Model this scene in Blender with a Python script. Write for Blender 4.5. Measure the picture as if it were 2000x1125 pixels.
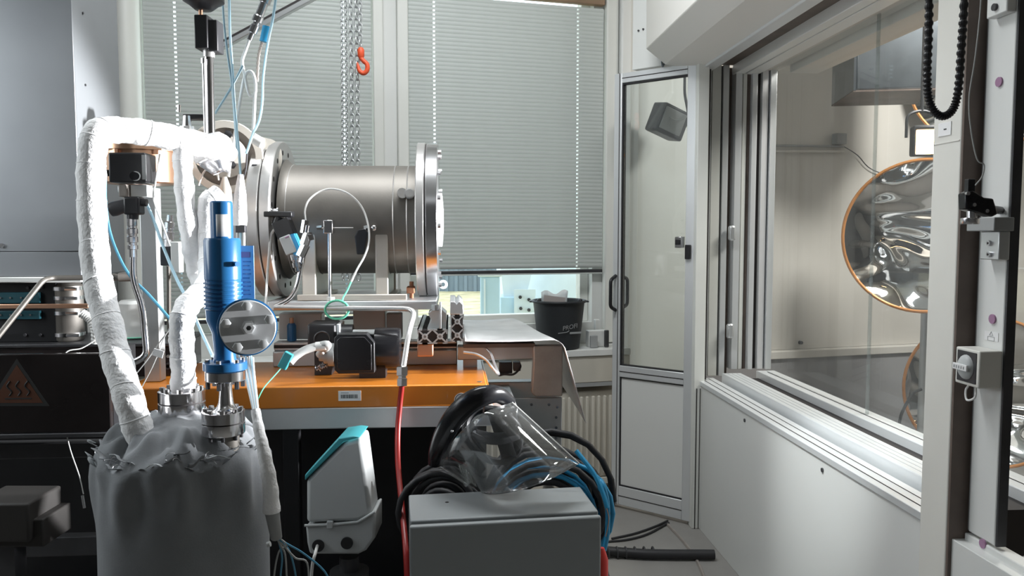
import bpy, bmesh, math, random
from mathutils import Vector, Matrix
for _o in list(bpy.data.objects):
    bpy.data.objects.remove(_o)
scene = bpy.context.scene
COL = scene.collection
random.seed(7)
PI = math.pi
# ------------------------------------------------------------------ camera
F_PX = 1550.0
CAM_H = 1.45
PITCH = math.radians(3.85)
cam_data = bpy.data.cameras.new('camera')
cam_data.sensor_width = 36.0
cam_data.lens = F_PX / 2000.0 * 36.0
cam_data.clip_start = 0.05
cam = bpy.data.objects.new('camera', cam_data)
COL.objects.link(cam)
cam.location = (0, 0, CAM_H)
cam.rotation_euler = (math.radians(90) - PITCH, 0, 0)
scene.camera = cam
# ------------------------------------------------------------------ world, lights, exposure
scene.view_settings.view_transform = 'Standard'
scene.view_settings.look = 'None'
scene.view_settings.gamma = 1.0
scene.view_settings.use_curve_mapping = False
scene.view_settings.exposure = 0.0
world = bpy.data.worlds.new('sky')
scene.world = world
world.use_nodes = True
_bg = world.node_tree.nodes['Background']
_bg.inputs['Color'].default_value = (0.80, 0.92, 1.0, 1)
_bg.inputs['Strength'].default_value = 3.0

def light(name, kind, loc, target, energy, color, size=0.3, size_y=None, spot=None, blend=0.5):
    ld = bpy.data.lights.new(name, kind)
    ld.energy = energy
    ld.color = color
    if kind == 'AREA':
        ld.size = size
        if size_y:
            ld.shape = 'RECTANGLE'
            ld.size_y = size_y
    else:
        ld.shadow_soft_size = size
    if kind == 'SPOT':
        ld.spot_size = math.radians(spot)
        ld.spot_blend = blend
    o = bpy.data.objects.new(name, ld)
    COL.objects.link(o)
    o.location = loc
    o.rotation_euler = (Vector(target) - Vector(loc)).to_track_quat('-Z', 'Y').to_euler()
    return o

# hall ceiling lamp, added fills from the rear, the left and inside the cell,
# and the projector whose beam hits the chamber from the right
light('ceiling_lamp_light', 'AREA', (-0.3, 2.55, 3.36), (-0.3, 2.75, 0), 50, (0.95, 0.98, 1.0), 1.5, 0.3)
light('rear_fill_light', 'AREA', (-0.5, -0.4, 3.3), (-0.3, 2.6, 0.9), 1.5, (0.95, 0.98, 1.0), 1.2, 0.5)  # added weak fill from behind the camera
light('side_fill_light', 'AREA', (-2.60, 1.75, 1.9), (1.2, 2.0, 1.3), 27, (0.9, 0.97, 1.0), 1.0, 1.2)  # added light from the left; that wall has no window
light('cell_fill_light', 'AREA', (2.6, 3.2, 3.2), (2.3, 4.2, 1.0), 80, (1.0, 0.96, 0.9), 0.8, 0.4)  # added fill that brightens the test cell walls
light('beam_projector_light', 'SPOT', (3.25, 2.75, 1.45), (-0.65, 2.34, 1.40), 3600, (1.0, 0.98, 1.0), 0.06, spot=21.5, blend=0.45)
light('flange_bounce_light', 'SPOT', (-0.35, 2.0, 3.1), (1.20, 2.62, 0.66), 300, (0.95, 1.0, 1.0), 0.05, spot=20, blend=1.0)  # added spot standing in for light reflected off the chamber flange

# ------------------------------------------------------------------ coordinate helpers (camera ray -> point at a real distance)
_F = Vector((0, math.cos(PITCH), -math.sin(PITCH)))
_U = Vector((0, math.sin(PITCH), math.cos(PITCH)))
_R = Vector((1, 0, 0))
CAM = Vector((0, 0, CAM_H))

def ray(px, py):
    return _F + _R * ((px - 1000) / F_PX) + _U * ((562.5 - py) / F_PX)

def P(px, py, d):
    r = ray(px, py)
    return CAM + r * (d / r.y)

class Frame:
    """a rotated set of axes standing on the floor: x along, y away, z up"""
    def __init__(self, ox, oy, deg):
        self.o = Vector((ox, oy, 0)); a = math.radians(deg); self.a = a
        self.ex = Vector((math.cos(a), math.sin(a), 0)); self.ey = Vector((-math.sin(a), math.cos(a), 0))
        self.m = Matrix.Translation(self.o) @ Matrix.Rotation(a, 4, 'Z')
    def w(self, x, y, z):
        return self.o + self.ex * x + self.ey * y + Vector((0, 0, z))
    def l(self, p):
        q = Vector(p) - self.o
        return Vector((q.dot(self.ex), q.dot(self.ey), q.z))
    def onY(self, px, py, y):
        r = ray(px, py); t = (y - (CAM - self.o).dot(self.ey)) / r.dot(self.ey)
        return self.l(CAM + r * t)
    def onX(self, px, py, x):
        r = ray(px, py); t = (x - (CAM - self.o).dot(self.ex)) / r.dot(self.ex)
        return self.l(CAM + r * t)
    def onZ(self, px, py, z):
        r = ray(px, py); t = (z - CAM_H) / r.z
        return self.l(CAM + r * t)

ROOM = Frame(0, 0, 4.24)          # axes of the benches and of the test cell's partition
WIN = Frame(0.52, 4.5, 15.7)      # axes of the window wall
XR = 1.206                        # room-side face of the partition

def pix(p):
    q = Vector(p) - CAM
    z = q.dot(_F)
    return (1000 + q.dot(_R) / z * F_PX, 562.5 - q.dot(_U) / z * F_PX)
# ------------------------------------------------------------------ materials
MATS = {}

def mat(name, col, rough=0.5, metal=0.0, var=0.06, scale=6.0, bump=0.0, bscale=60.0, emit=None, estr=0.0,
        trans=0.0, ior=1.45, alpha=1.0, coat=0.0, aniso=None, sheen=0.0, stretch=(1, 1, 1), sss=0.0):
    if name in MATS:
        return MATS[name]
    m = bpy.data.materials.new(name)
    m.use_nodes = True
    nt = m.node_tree
    b = nt.nodes['Principled BSDF']
    b.inputs['Roughness'].default_value = rough
    b.inputs['Metallic'].default_value = metal
    b.inputs['IOR'].default_value = ior
    b.inputs['Transmission Weight'].default_value = trans
    b.inputs['Alpha'].default_value = alpha
    b.inputs['Coat Weight'].default_value = coat
    b.inputs['Sheen Weight'].default_value = sheen
    tc = nt.nodes.new('ShaderNodeTexCoord')
    mp = nt.nodes.new('ShaderNodeMapping')
    mp.inputs['Scale'].default_value = stretch
    nt.links.new(tc.outputs['Object'], mp.inputs['Vector'])
    nz = nt.nodes.new('ShaderNodeTexNoise')
    nz.inputs['Scale'].default_value = scale
    nz.inputs['Detail'].default_value = 4
    nt.links.new(mp.outputs['Vector'], nz.inputs['Vector'])
    rp = nt.nodes.new('ShaderNodeValToRGB')
    lo = [max(0, c * (1 - var)) for c in col]; hi = [min(1, c * (1 + var)) for c in col]
    rp.color_ramp.elements[0].position = 0.3; rp.color_ramp.elements[1].position = 0.7
    rp.color_ramp.elements[0].color = (*lo, 1); rp.color_ramp.elements[1].color = (*hi, 1)
    nt.links.new(nz.outputs['Fac'], rp.inputs['Fac'])
    nt.links.new(rp.outputs['Color'], b.inputs['Base Color'])
    if bump:
        n2 = nt.nodes.new('ShaderNodeTexNoise')
        n2.inputs['Scale'].default_value = bscale
        n2.inputs['Detail'].default_value = 3
        nt.links.new(mp.outputs['Vector'], n2.inputs['Vector'])
        bp = nt.nodes.new('ShaderNodeBump')
        bp.inputs['Strength'].default_value = bump
        bp.inputs['Distance'].default_value = 0.01
        nt.links.new(n2.outputs['Fac'], bp.inputs['Height'])
        nt.links.new(bp.outputs['Normal'], b.inputs['Normal'])
    if emit:
        b.inputs['Emission Color'].default_value = (*emit, 1)
        b.inputs['Emission Strength'].default_value = estr
    MATS[name] = m
    return m

def glass_mat(name, tint=(1, 1, 1), refl=0.10, dust=0.06, fres=0.05):
    """thin sheet glass: mostly clear, mirrors at grazing angles, a little dust"""
    m = bpy.data.materials.new(name); m.use_nodes = True
    nt = m.node_tree; nt.nodes.clear()
    out = nt.nodes.new('ShaderNodeOutputMaterial')
    tr = nt.nodes.new('ShaderNodeBsdfTransparent'); tr.inputs['Color'].default_value = (*tint, 1)
    gl = nt.nodes.new('ShaderNodeBsdfGlossy'); gl.inputs['Roughness'].default_value = 0.02
    df = nt.nodes.new('ShaderNodeBsdfDiffuse'); df.inputs['Color'].default_value = (0.8, 0.82, 0.82, 1)
    fr = nt.nodes.new('ShaderNodeFresnel'); fr.inputs['IOR'].default_value = 1.5
    mu = nt.nodes.new('ShaderNodeMath'); mu.operation = 'MULTIPLY_ADD'; mu.inputs[1].default_value = fres; mu.inputs[2].default_value = refl * 0.1
    mx = nt.nodes.new('ShaderNodeMixShader'); mx2 = nt.nodes.new('ShaderNodeMixShader')
    nz = nt.nodes.new('ShaderNodeTexNoise'); nz.inputs['Scale'].default_value = 2.5; nz.inputs['Detail'].default_value = 5
    tc = nt.nodes.new('ShaderNodeTexCoord'); nt.links.new(tc.outputs['Object'], nz.inputs['Vector'])
    m2 = nt.nodes.new('ShaderNodeMath'); m2.operation = 'MULTIPLY'; m2.inputs[1].default_value = dust * 2
    nt.links.new(nz.outputs['Fac'], m2.inputs[0])
    nt.links.new(fr.outputs[0], mu.inputs[0])
    nt.links.new(m2.outputs[0], mx2.inputs['Fac'])
    nt.links.new(tr.outputs[0], mx2.inputs[1]); nt.links.new(df.outputs[0], mx2.inputs[2])
    nt.links.new(mu.outputs[0], mx.inputs['Fac'])
    nt.links.new(mx2.outputs[0], mx.inputs[1]); nt.links.new(gl.outputs[0], mx.inputs[2])
    nt.links.new(mx.outputs[0], out.inputs['Surface'])
    MATS[name] = m
    return m

# ------------------------------------------------------------------ mesh builder
def basis(d):
    d = Vector(d).normalized()
    a = Vector((0, 0, 1)) if abs(d.z) < 0.95 else Vector((1, 0, 0))
    u = a.cross(d).normalized()
    return u, d.cross(u).normalized(), d

def smooth_path(pts, n=6):
    pts = [Vector(p) for p in pts]
    if len(pts) < 3:
        return pts
    out = []
    for i in range(len(pts) - 1):
        p0 = pts[i - 1] if i else pts[0] * 2 - pts[1]
        p1, p2 = pts[i], pts[i + 1]
        p3 = pts[i + 2] if i + 2 < len(pts) else pts[-1] * 2 - pts[-2]
        for k in range(n):
            t = k / n
            out.append(0.5 * ((2 * p1) + (p2 - p0) * t + (2 * p0 - 5 * p1 + 4 * p2 - p3) * t * t + (3 * p1 - p0 - 3 * p2 + p3) * t ** 3))
    out.append(pts[-1])
    return out

def fillet(pts, r, n=4):
    """straight runs with rounded bends, as bent metal tube has"""
    pts = [Vector(p) for p in pts]
    out = [pts[0]]
    for i in range(1, len(pts) - 1):
        a, b, c = pts[i - 1], pts[i], pts[i + 1]
        rr = min(r, (a - b).length * 0.45, (c - b).length * 0.45)
        s = b + (a - b).normalized() * rr; e = b + (c - b).normalized() * rr
        for k in range(n + 1):
            t = k / n
            out.append(s.lerp(b, t).lerp(b.lerp(e, t), t))
    out.append(pts[-1])
    return out

class MB:
    def __init__(self, fr=None):
        self.v = []; self.f = []; self.fr = fr
    def _add(self, vs, fs):
        k = len(self.v)
        self.v += [self.fr.w(*p) if self.fr else Vector(p) for p in vs]
        self.f += [[i + k for i in f] for f in fs]
        return self
    def box(self, c, s, rot=None):
        c = Vector(c); h = Vector(s) / 2
        vs = [Vector((x * h.x, y * h.y, z * h.z)) for z in (-1, 1) for y in (-1, 1) for x in (-1, 1)]
        if rot is not None:
            vs = [rot @ q for q in vs]
        return self._add([c + q for q in vs], [(0, 2, 3, 1), (4, 5, 7, 6), (0, 1, 5, 4), (2, 6, 7, 3), (0, 4, 6, 2), (1, 3, 7, 5)])
    def span(self, x0, x1, y0, y1, z0, z1):
        return self.box(((x0 + x1) / 2, (y0 + y1) / 2, (z0 + z1) / 2), (abs(x1 - x0), abs(y1 - y0), abs(z1 - z0)))
    def cyl(self, a, b, r0, r1=None, seg=20, caps=True, inner=None):
        return self.lathe(a, Vector(b) - Vector(a), [(0, r0), ((Vector(b) - Vector(a)).length, r0 if r1 is None else r1)], seg, caps, inner)
    def lathe(self, o, d, prof, seg=24, caps=True, inner=None):
        """prof: list of (distance along axis, radius); inner: hole radius"""
        o = Vector(o); u, w, d = basis(d)
        vs = []; fs = []
        if inner is not None:
            prof = list(prof) + [(prof[-1][0], inner), (prof[0][0], inner)]
        n = len(prof)
        for t, r in prof:
            for k in range(seg):
                a = 2 * PI * k / seg
                vs.append(o + d * t + (u * math.cos(a) + w * math.sin(a)) * r)
        for i in range(n - 1 if inner is None else n):
            j = (i + 1) % n
            for k in range(seg):
                k2 = (k + 1) % seg
                fs.append((i * seg + k, i * seg + k2, j * seg + k2, j * seg + k))
        if caps and inner is None:
            fs.append(tuple(range(seg))[::-1]); fs.append(tuple((n - 1) * seg + k for k in range(seg)))
        return self._add(vs, fs)
    def tube(self, pts, r, seg=8, closed=False, caps=True):
        pts = [Vector(p) for p in pts]
        n = len(pts)
        rr = r if isinstance(r, (list, tuple)) else [r] * n
        vs = []; fs = []; u = None
        for i, p in enumerate(pts):
            if closed:
                t = pts[(i + 1) % n] - pts[i - 1]
            else:
                t = pts[min(i + 1, n - 1)] - pts[max(i - 1, 0)]
            t.normalize()
            if u is None:
                u = basis(t)[0]
            u = (u - t * u.dot(t)).normalized()
            w = t.cross(u)
            for k in range(seg):
                a = 2 * PI * k / seg
                vs.append(p + (u * math.cos(a) + w * math.sin(a)) * rr[i])
        for i in range(n if closed else n - 1):
            j = (i + 1) % n
            for k in range(seg):
                k2 = (k + 1) % seg
                fs.append((i * seg + k, i * seg + k2, j * seg + k2, j * seg + k))
        if caps and not closed:
            fs.append(tuple(range(seg))[::-1]); fs.append(tuple((n - 1) * seg + k for k in range(seg)))
        return self._add(vs, fs)
    def prism(self, poly, ax, o, ext):
        """poly: 2D points; ax: (u axis, v axis); o: origin; ext: extrusion vector"""
        u, v = Vector(ax[0]), Vector(ax[1]); o = Vector(o); e = Vector(ext)
        n = len(poly)
        a = [o + u * p[0] + v * p[1] for p in poly]
        return self._add(a + [q + e for q in a], [tuple(range(n))[::-1], tuple(range(n, 2 * n))] + [(k, (k + 1) % n, (k + 1) % n + n, k + n) for k in range(n)])
    def grid(self, fn, nu, nv, cu=False, cv=False):
        vs = [fn(i / (nu if cu else nu - 1), j / (nv if cv else nv - 1)) for i in range(nu) for j in range(nv)]
        fs = []
        for i in range(nu if cu else nu - 1):
            for j in range(nv if cv else nv - 1):
                i2 = (i + 1) % nu; j2 = (j + 1) % nv
                fs.append((i * nv + j, i2 * nv + j, i2 * nv + j2, i * nv + j2))
        return self._add(vs, fs)
    def ball(self, c, r, nu=12, nv=8, sc=(1, 1, 1)):
        c = Vector(c)
        return self.grid(lambda a, b: c + Vector((math.cos(2 * PI * a) * math.sin(PI * b) * sc[0], math.sin(2 * PI * a) * math.sin(PI * b) * sc[1], math.cos(PI * b) * sc[2])) * r, nu, nv, cu=True)
    def ring(self, c, axis, R, r, seg=32, seg2=8):
        c = Vector(c); u, w, d = basis(axis)
        return self.tube([c + (u * math.cos(2 * PI * k / seg) + w * math.sin(2 * PI * k / seg)) * R for k in range(seg)], r, seg2, closed=True)

def part(name, mb, m, parent=None, bevel=0.0, smooth=40, solid=0.0, seg=2, label=None):
    vs = mb.v
    lo = Vector((min(p.x for p in vs), min(p.y for p in vs), min(p.z for p in vs)))
    hi = Vector((max(p.x for p in vs), max(p.y for p in vs), max(p.z for p in vs)))
    o0 = Vector(((lo.x + hi.x) / 2, (lo.y + hi.y) / 2, lo.z))
    me = bpy.data.meshes.new(name)
    me.from_pydata([p - o0 for p in vs], [], mb.f)
    me.validate()
    bm = bmesh.new(); bm.from_mesh(me)
    bmesh.ops.recalc_face_normals(bm, faces=bm.faces)
    bm.to_mesh(me); bm.free()
    if smooth:
        me.shade_smooth()
        me.set_sharp_from_angle(angle=math.radians(smooth))
    me.materials.append(MATS[m] if isinstance(m, str) else m)
    o = bpy.data.objects.new(name, me)
    COL.objects.link(o)
    place(o, o0, parent)
    if bevel:
        md = o.modifiers.new('bevel', 'BEVEL'); md.width = bevel; md.segments = seg; md.limit_method = 'ANGLE'; md.angle_limit = math.radians(35)
    if solid:
        md = o.modifiers.new('thickness', 'SOLIDIFY'); md.thickness = solid; md.offset = 0
    if label:
        o['label'] = label
    return o

ORIG = {}
def place(o, w, parent):
    ORIG[o.name] = Vector(w)
    if parent is not None:
        o.parent = parent
        o.location = Vector(w) - ORIG[parent.name]
    else:
        o.location = w

def thing(name, label, cat, loc, group=None):
    o = bpy.data.objects.new(name, None)
    COL.objects.link(o)
    o.empty_display_size = 0.05
    ORIG[o.name] = Vector(loc)
    o.location = loc
    tag(o, label, cat, group)
    return o

def tag(o, label, cat, group=None):
    o['label'] = label; o['category'] = cat
    if group:
        o['group'] = group
    return o

def struct(name, mb, m, bevel=0.0, smooth=40, parent=None, label=None):
    o = part(name, mb, m, parent, bevel=bevel, smooth=smooth)
    if parent is None:
        o['kind'] = 'structure'
    if label:
        o['label'] = label
    return o

def dup(o, parent, d):
    c = o.copy(); COL.objects.link(c)
    place(c, ORIG[o.name] + Vector(d), parent)
    return c

def dup_tree(root, d, label=None):
    r = root.copy(); COL.objects.link(r); place(r, ORIG[root.name] + Vector(d), None)
    if label:
        r['label'] = label
    for ch in list(root.children):
        c = dup(ch, r, d)
        for g in list(ch.children):
            dup(g, c, d)
    return r

def text_mesh(s, size, o, u, v, depth=0.0006):
    """lettering as real thin geometry: origin o, reading along u, upright along v"""
    cu = bpy.data.curves.new('lettering', 'FONT'); cu.body = s; cu.size = size; cu.extrude = depth; cu.align_x = 'CENTER'; cu.align_y = 'CENTER'
    ob = bpy.data.objects.new('lettering', cu); COL.objects.link(ob)
    dg = bpy.context.evaluated_depsgraph_get(); dg.update()
    me = bpy.data.meshes.new_from_object(ob.evaluated_get(dg))
    mb = MB(); u = Vector(u).normalized(); v = Vector(v).normalized(); n = u.cross(v)
    mb.v = [Vector(o) + u * q.co.x + v * q.co.y + n * q.co.z for q in me.vertices]
    mb.f = [list(p.vertices) for p in me.polygons]
    bpy.data.objects.remove(ob); bpy.data.meshes.remove(me); bpy.data.curves.remove(cu)
    return mb

# ------------------------------------------------------------------ palette
mat('hall_grey', (0.22, 0.22, 0.22), 0.7, var=0.05, scale=2)
mat('wall_paint', (0.74, 0.75, 0.73), 0.6, var=0.03, scale=2, bump=0.03)
mat('cell_paint', (0.62, 0.60, 0.56), 0.7, var=0.05, scale=1.5)
mat('cell_low', (0.30, 0.30, 0.31), 0.6, var=0.08, scale=2)
mat('white_lacquer', (0.74, 0.75, 0.73), 0.35, var=0.02, scale=2)
mat('cream_lacquer', (0.74, 0.73, 0.68), 0.4, var=0.03)
mat('box_cream', (0.74, 0.72, 0.68), 0.5, var=0.02, scale=1)
mat('frame_white', (0.76, 0.77, 0.73), 0.4, var=0.02)
mat('alu', (0.72, 0.74, 0.75), 0.32, 0.75, var=0.04, scale=12)
mat('profile_alu', (0.74, 0.76, 0.77), 0.36, 0.35, var=0.02, scale=6)
mat('alu_dull', (0.55, 0.57, 0.58), 0.45, 0.7, var=0.06, scale=8)
mat('alu_brushed', (0.68, 0.70, 0.71), 0.40, 0.6, var=0.10, scale=3, bump=0.02, bscale=80)
mat('steel', (0.62, 0.61, 0.60), 0.36, 0.75, var=0.08, scale=5, bump=0.015, bscale=120)
mat('steel_sat', (0.24, 0.225, 0.205), 0.55, 0.85, var=0.12, scale=4, bump=0.02, bscale=150)
mat('chrome', (0.74, 0.73, 0.74), 0.14, 1.0, var=0.04, scale=9)
mat('blank_steel', (0.58, 0.59, 0.60), 0.42, 0.45, var=0.06, scale=12)
mat('housing_side', (0.20, 0.21, 0.22), 0.5, var=0.03)
mat('bright_steel', (0.68, 0.68, 0.70), 0.22, 1.0, var=0.05, scale=9)
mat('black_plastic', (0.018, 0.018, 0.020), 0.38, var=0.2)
mat('black_gloss', (0.012, 0.012, 0.014), 0.22, var=0.2)
mat('black_rubber', (0.022, 0.022, 0.024), 0.55, var=0.2)
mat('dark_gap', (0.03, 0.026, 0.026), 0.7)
mat('brown_channel', (0.13, 0.10, 0.085), 0.5, var=0.25, scale=8)
mat('dark_metal', (0.07, 0.07, 0.075), 0.42, 0.4, var=0.25)
mat('floor_vinyl', (0.27, 0.26, 0.245), 0.45, var=0.07, scale=5)
mat('slat', (0.64, 0.68, 0.66), 0.42, 0.1, var=0.02)
mat('orange_paint', (0.58, 0.19, 0.022), 0.32, var=0.08, scale=5, coat=0.2)
mat('blue_paint', (0.02, 0.135, 0.33), 0.30, var=0.1, coat=0.3)
mat('blue_hose', (0.03, 0.30, 0.56), 0.35, var=0.1)
mat('cable_blue', (0.09, 0.30, 0.45), 0.4, var=0.1)
mat('cable_lightblue', (0.40, 0.62, 0.74), 0.4, var=0.1)
mat('cable_grey', (0.42, 0.43, 0.42), 0.5, var=0.1)
mat('cable_white', (0.78, 0.78, 0.76), 0.5, var=0.05)
mat('cable_green', (0.16, 0.62, 0.42), 0.4, var=0.1)
mat('glass_wool', (0.90, 0.90, 0.90), 0.9, var=0.05, scale=30, bump=0.35, bscale=90, sheen=0.2)
mat('grey_cloth', (0.21, 0.222, 0.235), 0.75, var=0.10, scale=10, bump=0.08, bscale=220, sheen=0.15)
mat('cloth_fray', (0.55, 0.58, 0.60), 0.7, var=0.1)
mat('cabinet_grey', (0.29, 0.31, 0.315), 0.42, var=0.03, bump=0.02, bscale=300)
mat('panel_grey', (0.32, 0.335, 0.355), 0.40, 0.5, var=0.12, scale=2, bump=0.02, bscale=30)
mat('lgrey_plastic', (0.50, 0.52, 0.52), 0.45, var=0.03)
mat('actuator_grey', (0.48, 0.50, 0.50), 0.5, var=0.03)
mat('teal_plastic', (0.05, 0.32, 0.36), 0.4)
mat('beige_enamel', (0.58, 0.55, 0.48), 0.4, var=0.03)
mat('bracket_beige', (0.60, 0.56, 0.50), 0.42, 0.3, var=0.06)
mat('bronze', (0.58, 0.36, 0.24), 0.30, 0.9, var=0.15, scale=6)
mat('copper', (0.62, 0.36, 0.24), 0.35, 0.9, var=0.1)
mat('rust', (0.30, 0.13, 0.07), 0.7, 0.2, var=0.3, scale=30)
mat('red_hose', (0.24, 0.012, 0.010), 0.35, var=0.15)
mat('red_plastic', (0.75, 0.06, 0.05), 0.4)
mat('hook_red', (0.80, 0.11, 0.04), 0.45)
mat('label_white', (0.82, 0.82, 0.82), 0.5, var=0.02)
mat('label_blue', (0.28, 0.48, 0.66), 0.5, var=0.03)
mat('label_purple', (0.36, 0.20, 0.32), 0.5)
mat('print_black', (0.03, 0.03, 0.03), 0.6)
mat('print_white', (0.85, 0.85, 0.85), 0.6)
mat('sensor_blue', (0.06, 0.42, 0.80), 0.4)
mat('chain_zinc', (0.50, 0.52, 0.53), 0.4, 0.5, var=0.1, scale=40)
mat('galvanised', (0.26, 0.29, 0.32), 0.26, 0.9, var=0.18, scale=7)
mat('orange_rim', (0.62, 0.26, 0.07), 0.35, 0.2, var=0.15)
mat('bucket_black', (0.022, 0.025, 0.028), 0.55, var=0.15)
mat('paper_clear', (0.78, 0.80, 0.80), 0.3, var=0.06, alpha=0.75)
mat('carton_grey', (0.42, 0.38, 0.36), 0.6)
mat('sheet_alu', (0.72, 0.72, 0.72), 0.42, 0.7, var=0.14, scale=9, bump=0.05, bscale=14)
mat('brown_steel', (0.31, 0.28, 0.255), 0.5, 0.15, var=0.10, scale=20)
mat('warn_shaded', (0.10, 0.038, 0.02), 0.5, var=0.1)  # sign's orange darkened to brown, the panel's shade put into the colour
mat('smoked', (0.022, 0.018, 0.018), 0.14, var=0.4, scale=3, coat=0.3)
mat('teal_strip', (0.02, 0.10, 0.13), 0.4)
mat('grass', (0.58, 0.50, 0.30), 0.9, var=0.35, scale=4)
mat('siding', (0.17, 0.22, 0.26), 0.6, var=0.08)
mat('pale_tank', (0.46, 0.63, 0.74), 0.5, var=0.06)
mat('pale_white', (0.66, 0.75, 0.80), 0.5, var=0.05)
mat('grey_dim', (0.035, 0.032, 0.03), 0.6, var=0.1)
mat('mid_grey', (0.33, 0.34, 0.34), 0.5, var=0.06)
mat('tape_silver', (0.62, 0.62, 0.64), 0.3, 0.8, var=0.2, scale=30, bump=0.2, bscale=50)
mat('brown_wood', (0.30, 0.20, 0.13), 0.6, var=0.2)
glass_mat('pane_glass', (0.95, 0.965, 0.965), 0.10, 0.03)
glass_mat('door_glass', (0.90, 0.93, 0.92), 0.25, 0.05, 1.2)
glass_mat('visor_clear', (0.90, 0.91, 0.92), 0.15, 0.05, 0.8)
glass_mat('clear_plastic', (0.92, 0.93, 0.92), 0.3, 0.12)
# ================================================================== THE SETTING
def wall_mesh(mb, xs, zs, holes, y0, y1):
    """one wall slab with rectangular openings; holes are (column, row) cells left out"""
    nx, nz = len(xs), len(zs)
    vs = [(x, y, z) for y in (y0, y1) for z in zs for x in xs]
    idx = lambda s, i, j: s * nx * nz + j * nx + i
    solid = lambda i, j: 0 <= i < nx - 1 and 0 <= j < nz - 1 and (i, j) not in holes
    fs = []
    for i in range(nx - 1):
        for j in range(nz - 1):
            if not solid(i, j):
                continue
            fs.append((idx(0, i, j), idx(0, i + 1, j), idx(0, i + 1, j + 1), idx(0, i, j + 1)))
            fs.append((idx(1, i, j), idx(1, i, j + 1), idx(1, i + 1, j + 1), idx(1, i + 1, j)))
            for di, dj, a, b in ((-1, 0, (i, j), (i, j + 1)), (1, 0, (i + 1, j), (i + 1, j + 1)), (0, -1, (i, j), (i + 1, j)), (0, 1, (i, j + 1), (i + 1, j + 1))):
                if not solid(i + di, j + dj):
                    fs.append((idx(0, *a), idx(1, *a), idx(1, *b), idx(0, *b)))
    mb._add(vs, fs)
    return mb

CEIL = 3.4
struct('floor', MB().span(-2.75, 4.6, -1.9, 6.2, -0.12, 0), 'floor_vinyl')
struct('ceiling', MB().span(-2.75, 4.6, -1.9, 6.2, CEIL, CEIL + 0.1), 'wall_paint')
struct('wall_left', MB().span(-2.75, -2.65, -1.9, 3.6, 0, CEIL), 'hall_grey')
struct('wall_rear', MB().span(-2.75, 4.6, -2.0, -1.9, 0, CEIL), 'hall_grey')
struct('wall_cell_end', MB().span(4.5, 4.6, -1.9, 5.9, 0, CEIL), 'cell_paint')

# ---- window wall (runs on into the test cell behind the partition)
U1 = (-2.375, -1.292); U2 = (-1.100, -0.070); ZW = (0.955, 2.86)
wm = wall_mesh(MB(WIN), [-3.35, U1[0], U1[1], U2[0], U2[1], 0.56, 4.3], [0, ZW[0], ZW[1], CEIL], {(1, 1), (3, 1)}, 0.0, 0.24)
struct('wall_back', wm, 'wall_paint')
# cell part of the same wall: grey paint skin, plinth with its shadow put into a darker grey and a cable ledge
struct('wall_cell_back', MB(WIN).span(0.62, 4.3, -0.012, -0.001, 0.75, CEIL), 'cell_paint')
struct('baseboard_cell', MB(WIN).span(0.62, 4.3, -0.05, -0.001, 0, 0.70), 'cell_low')
struct('trim_9', MB(WIN).span(0.62, 4.3, -0.07, -0.001, 0.702, 0.748), 'cell_paint', bevel=0.004)

def window(name, u, label_no):
    fr = MB(WIN)
    fr.span(u[0], u[0] + 0.05, 0.06, 0.13, ZW[0], ZW[1])
    w = struct(name, fr, 'frame_white', bevel=0.004)
    for a in ((u[1] - 0.05, u[1], ZW[0], ZW[1]), (u[0] + 0.05, u[1] - 0.05, ZW[0], ZW[0] + 0.05), (u[0] + 0.05, u[1] - 0.05, ZW[1] - 0.05, ZW[1])):
        part('window_frame', MB(WIN).span(a[0], a[1], 0.06, 0.13, a[2], a[3]), 'frame_white', w, bevel=0.004)
    part('pane', MB(WIN).span(u[0] + 0.05, u[1] - 0.05, 0.09, 0.096, ZW[0] + 0.05, ZW[1] - 0.05), 'pane_glass', w)
window('window_1', U1, 1)
window('window_2', U2, 2)
# pier, mullion and corner trims
tr = struct('trim_1', MB(WIN).grid(lambda a, b: (-2.515 + 0.135 * a, -0.085 * math.sin(PI * min(1, max(0, a))) ** 0.5, 0.84 + 2.5 * b), 13, 2), 'frame_white')
tm = struct('trim_2', MB(WIN).span(-1.288, -1.236, -0.055, -0.001, 0.84, CEIL), 'frame_white', bevel=0.006)
part('mullion_strip', MB(WIN).span(-1.236, -1.165, -0.03, -0.001, 0.84, CEIL), 'wall_paint', tm, bevel=0.003)
part('mullion_strip', MB(WIN).span(-1.165, -1.108, -0.055, -0.001, 0.84, CEIL), 'frame_white', tm, bevel=0.006)
struct('trim_3', MB(WIN).span(-0.012, 0.060, -0.05, -0.001, 0.84, CEIL), 'frame_white', bevel=0.008)
struct('trim_4', MB(WIN).span(0.065, 0.128, -0.075, -0.001, 0.0, CEIL), 'white_lacquer', bevel=0.01)
struct('trim_5', MB(WIN).span(0.132, 0.190, -0.04, -0.001, 0.0, CEIL), 'wall_paint', bevel=0.006)
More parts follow.
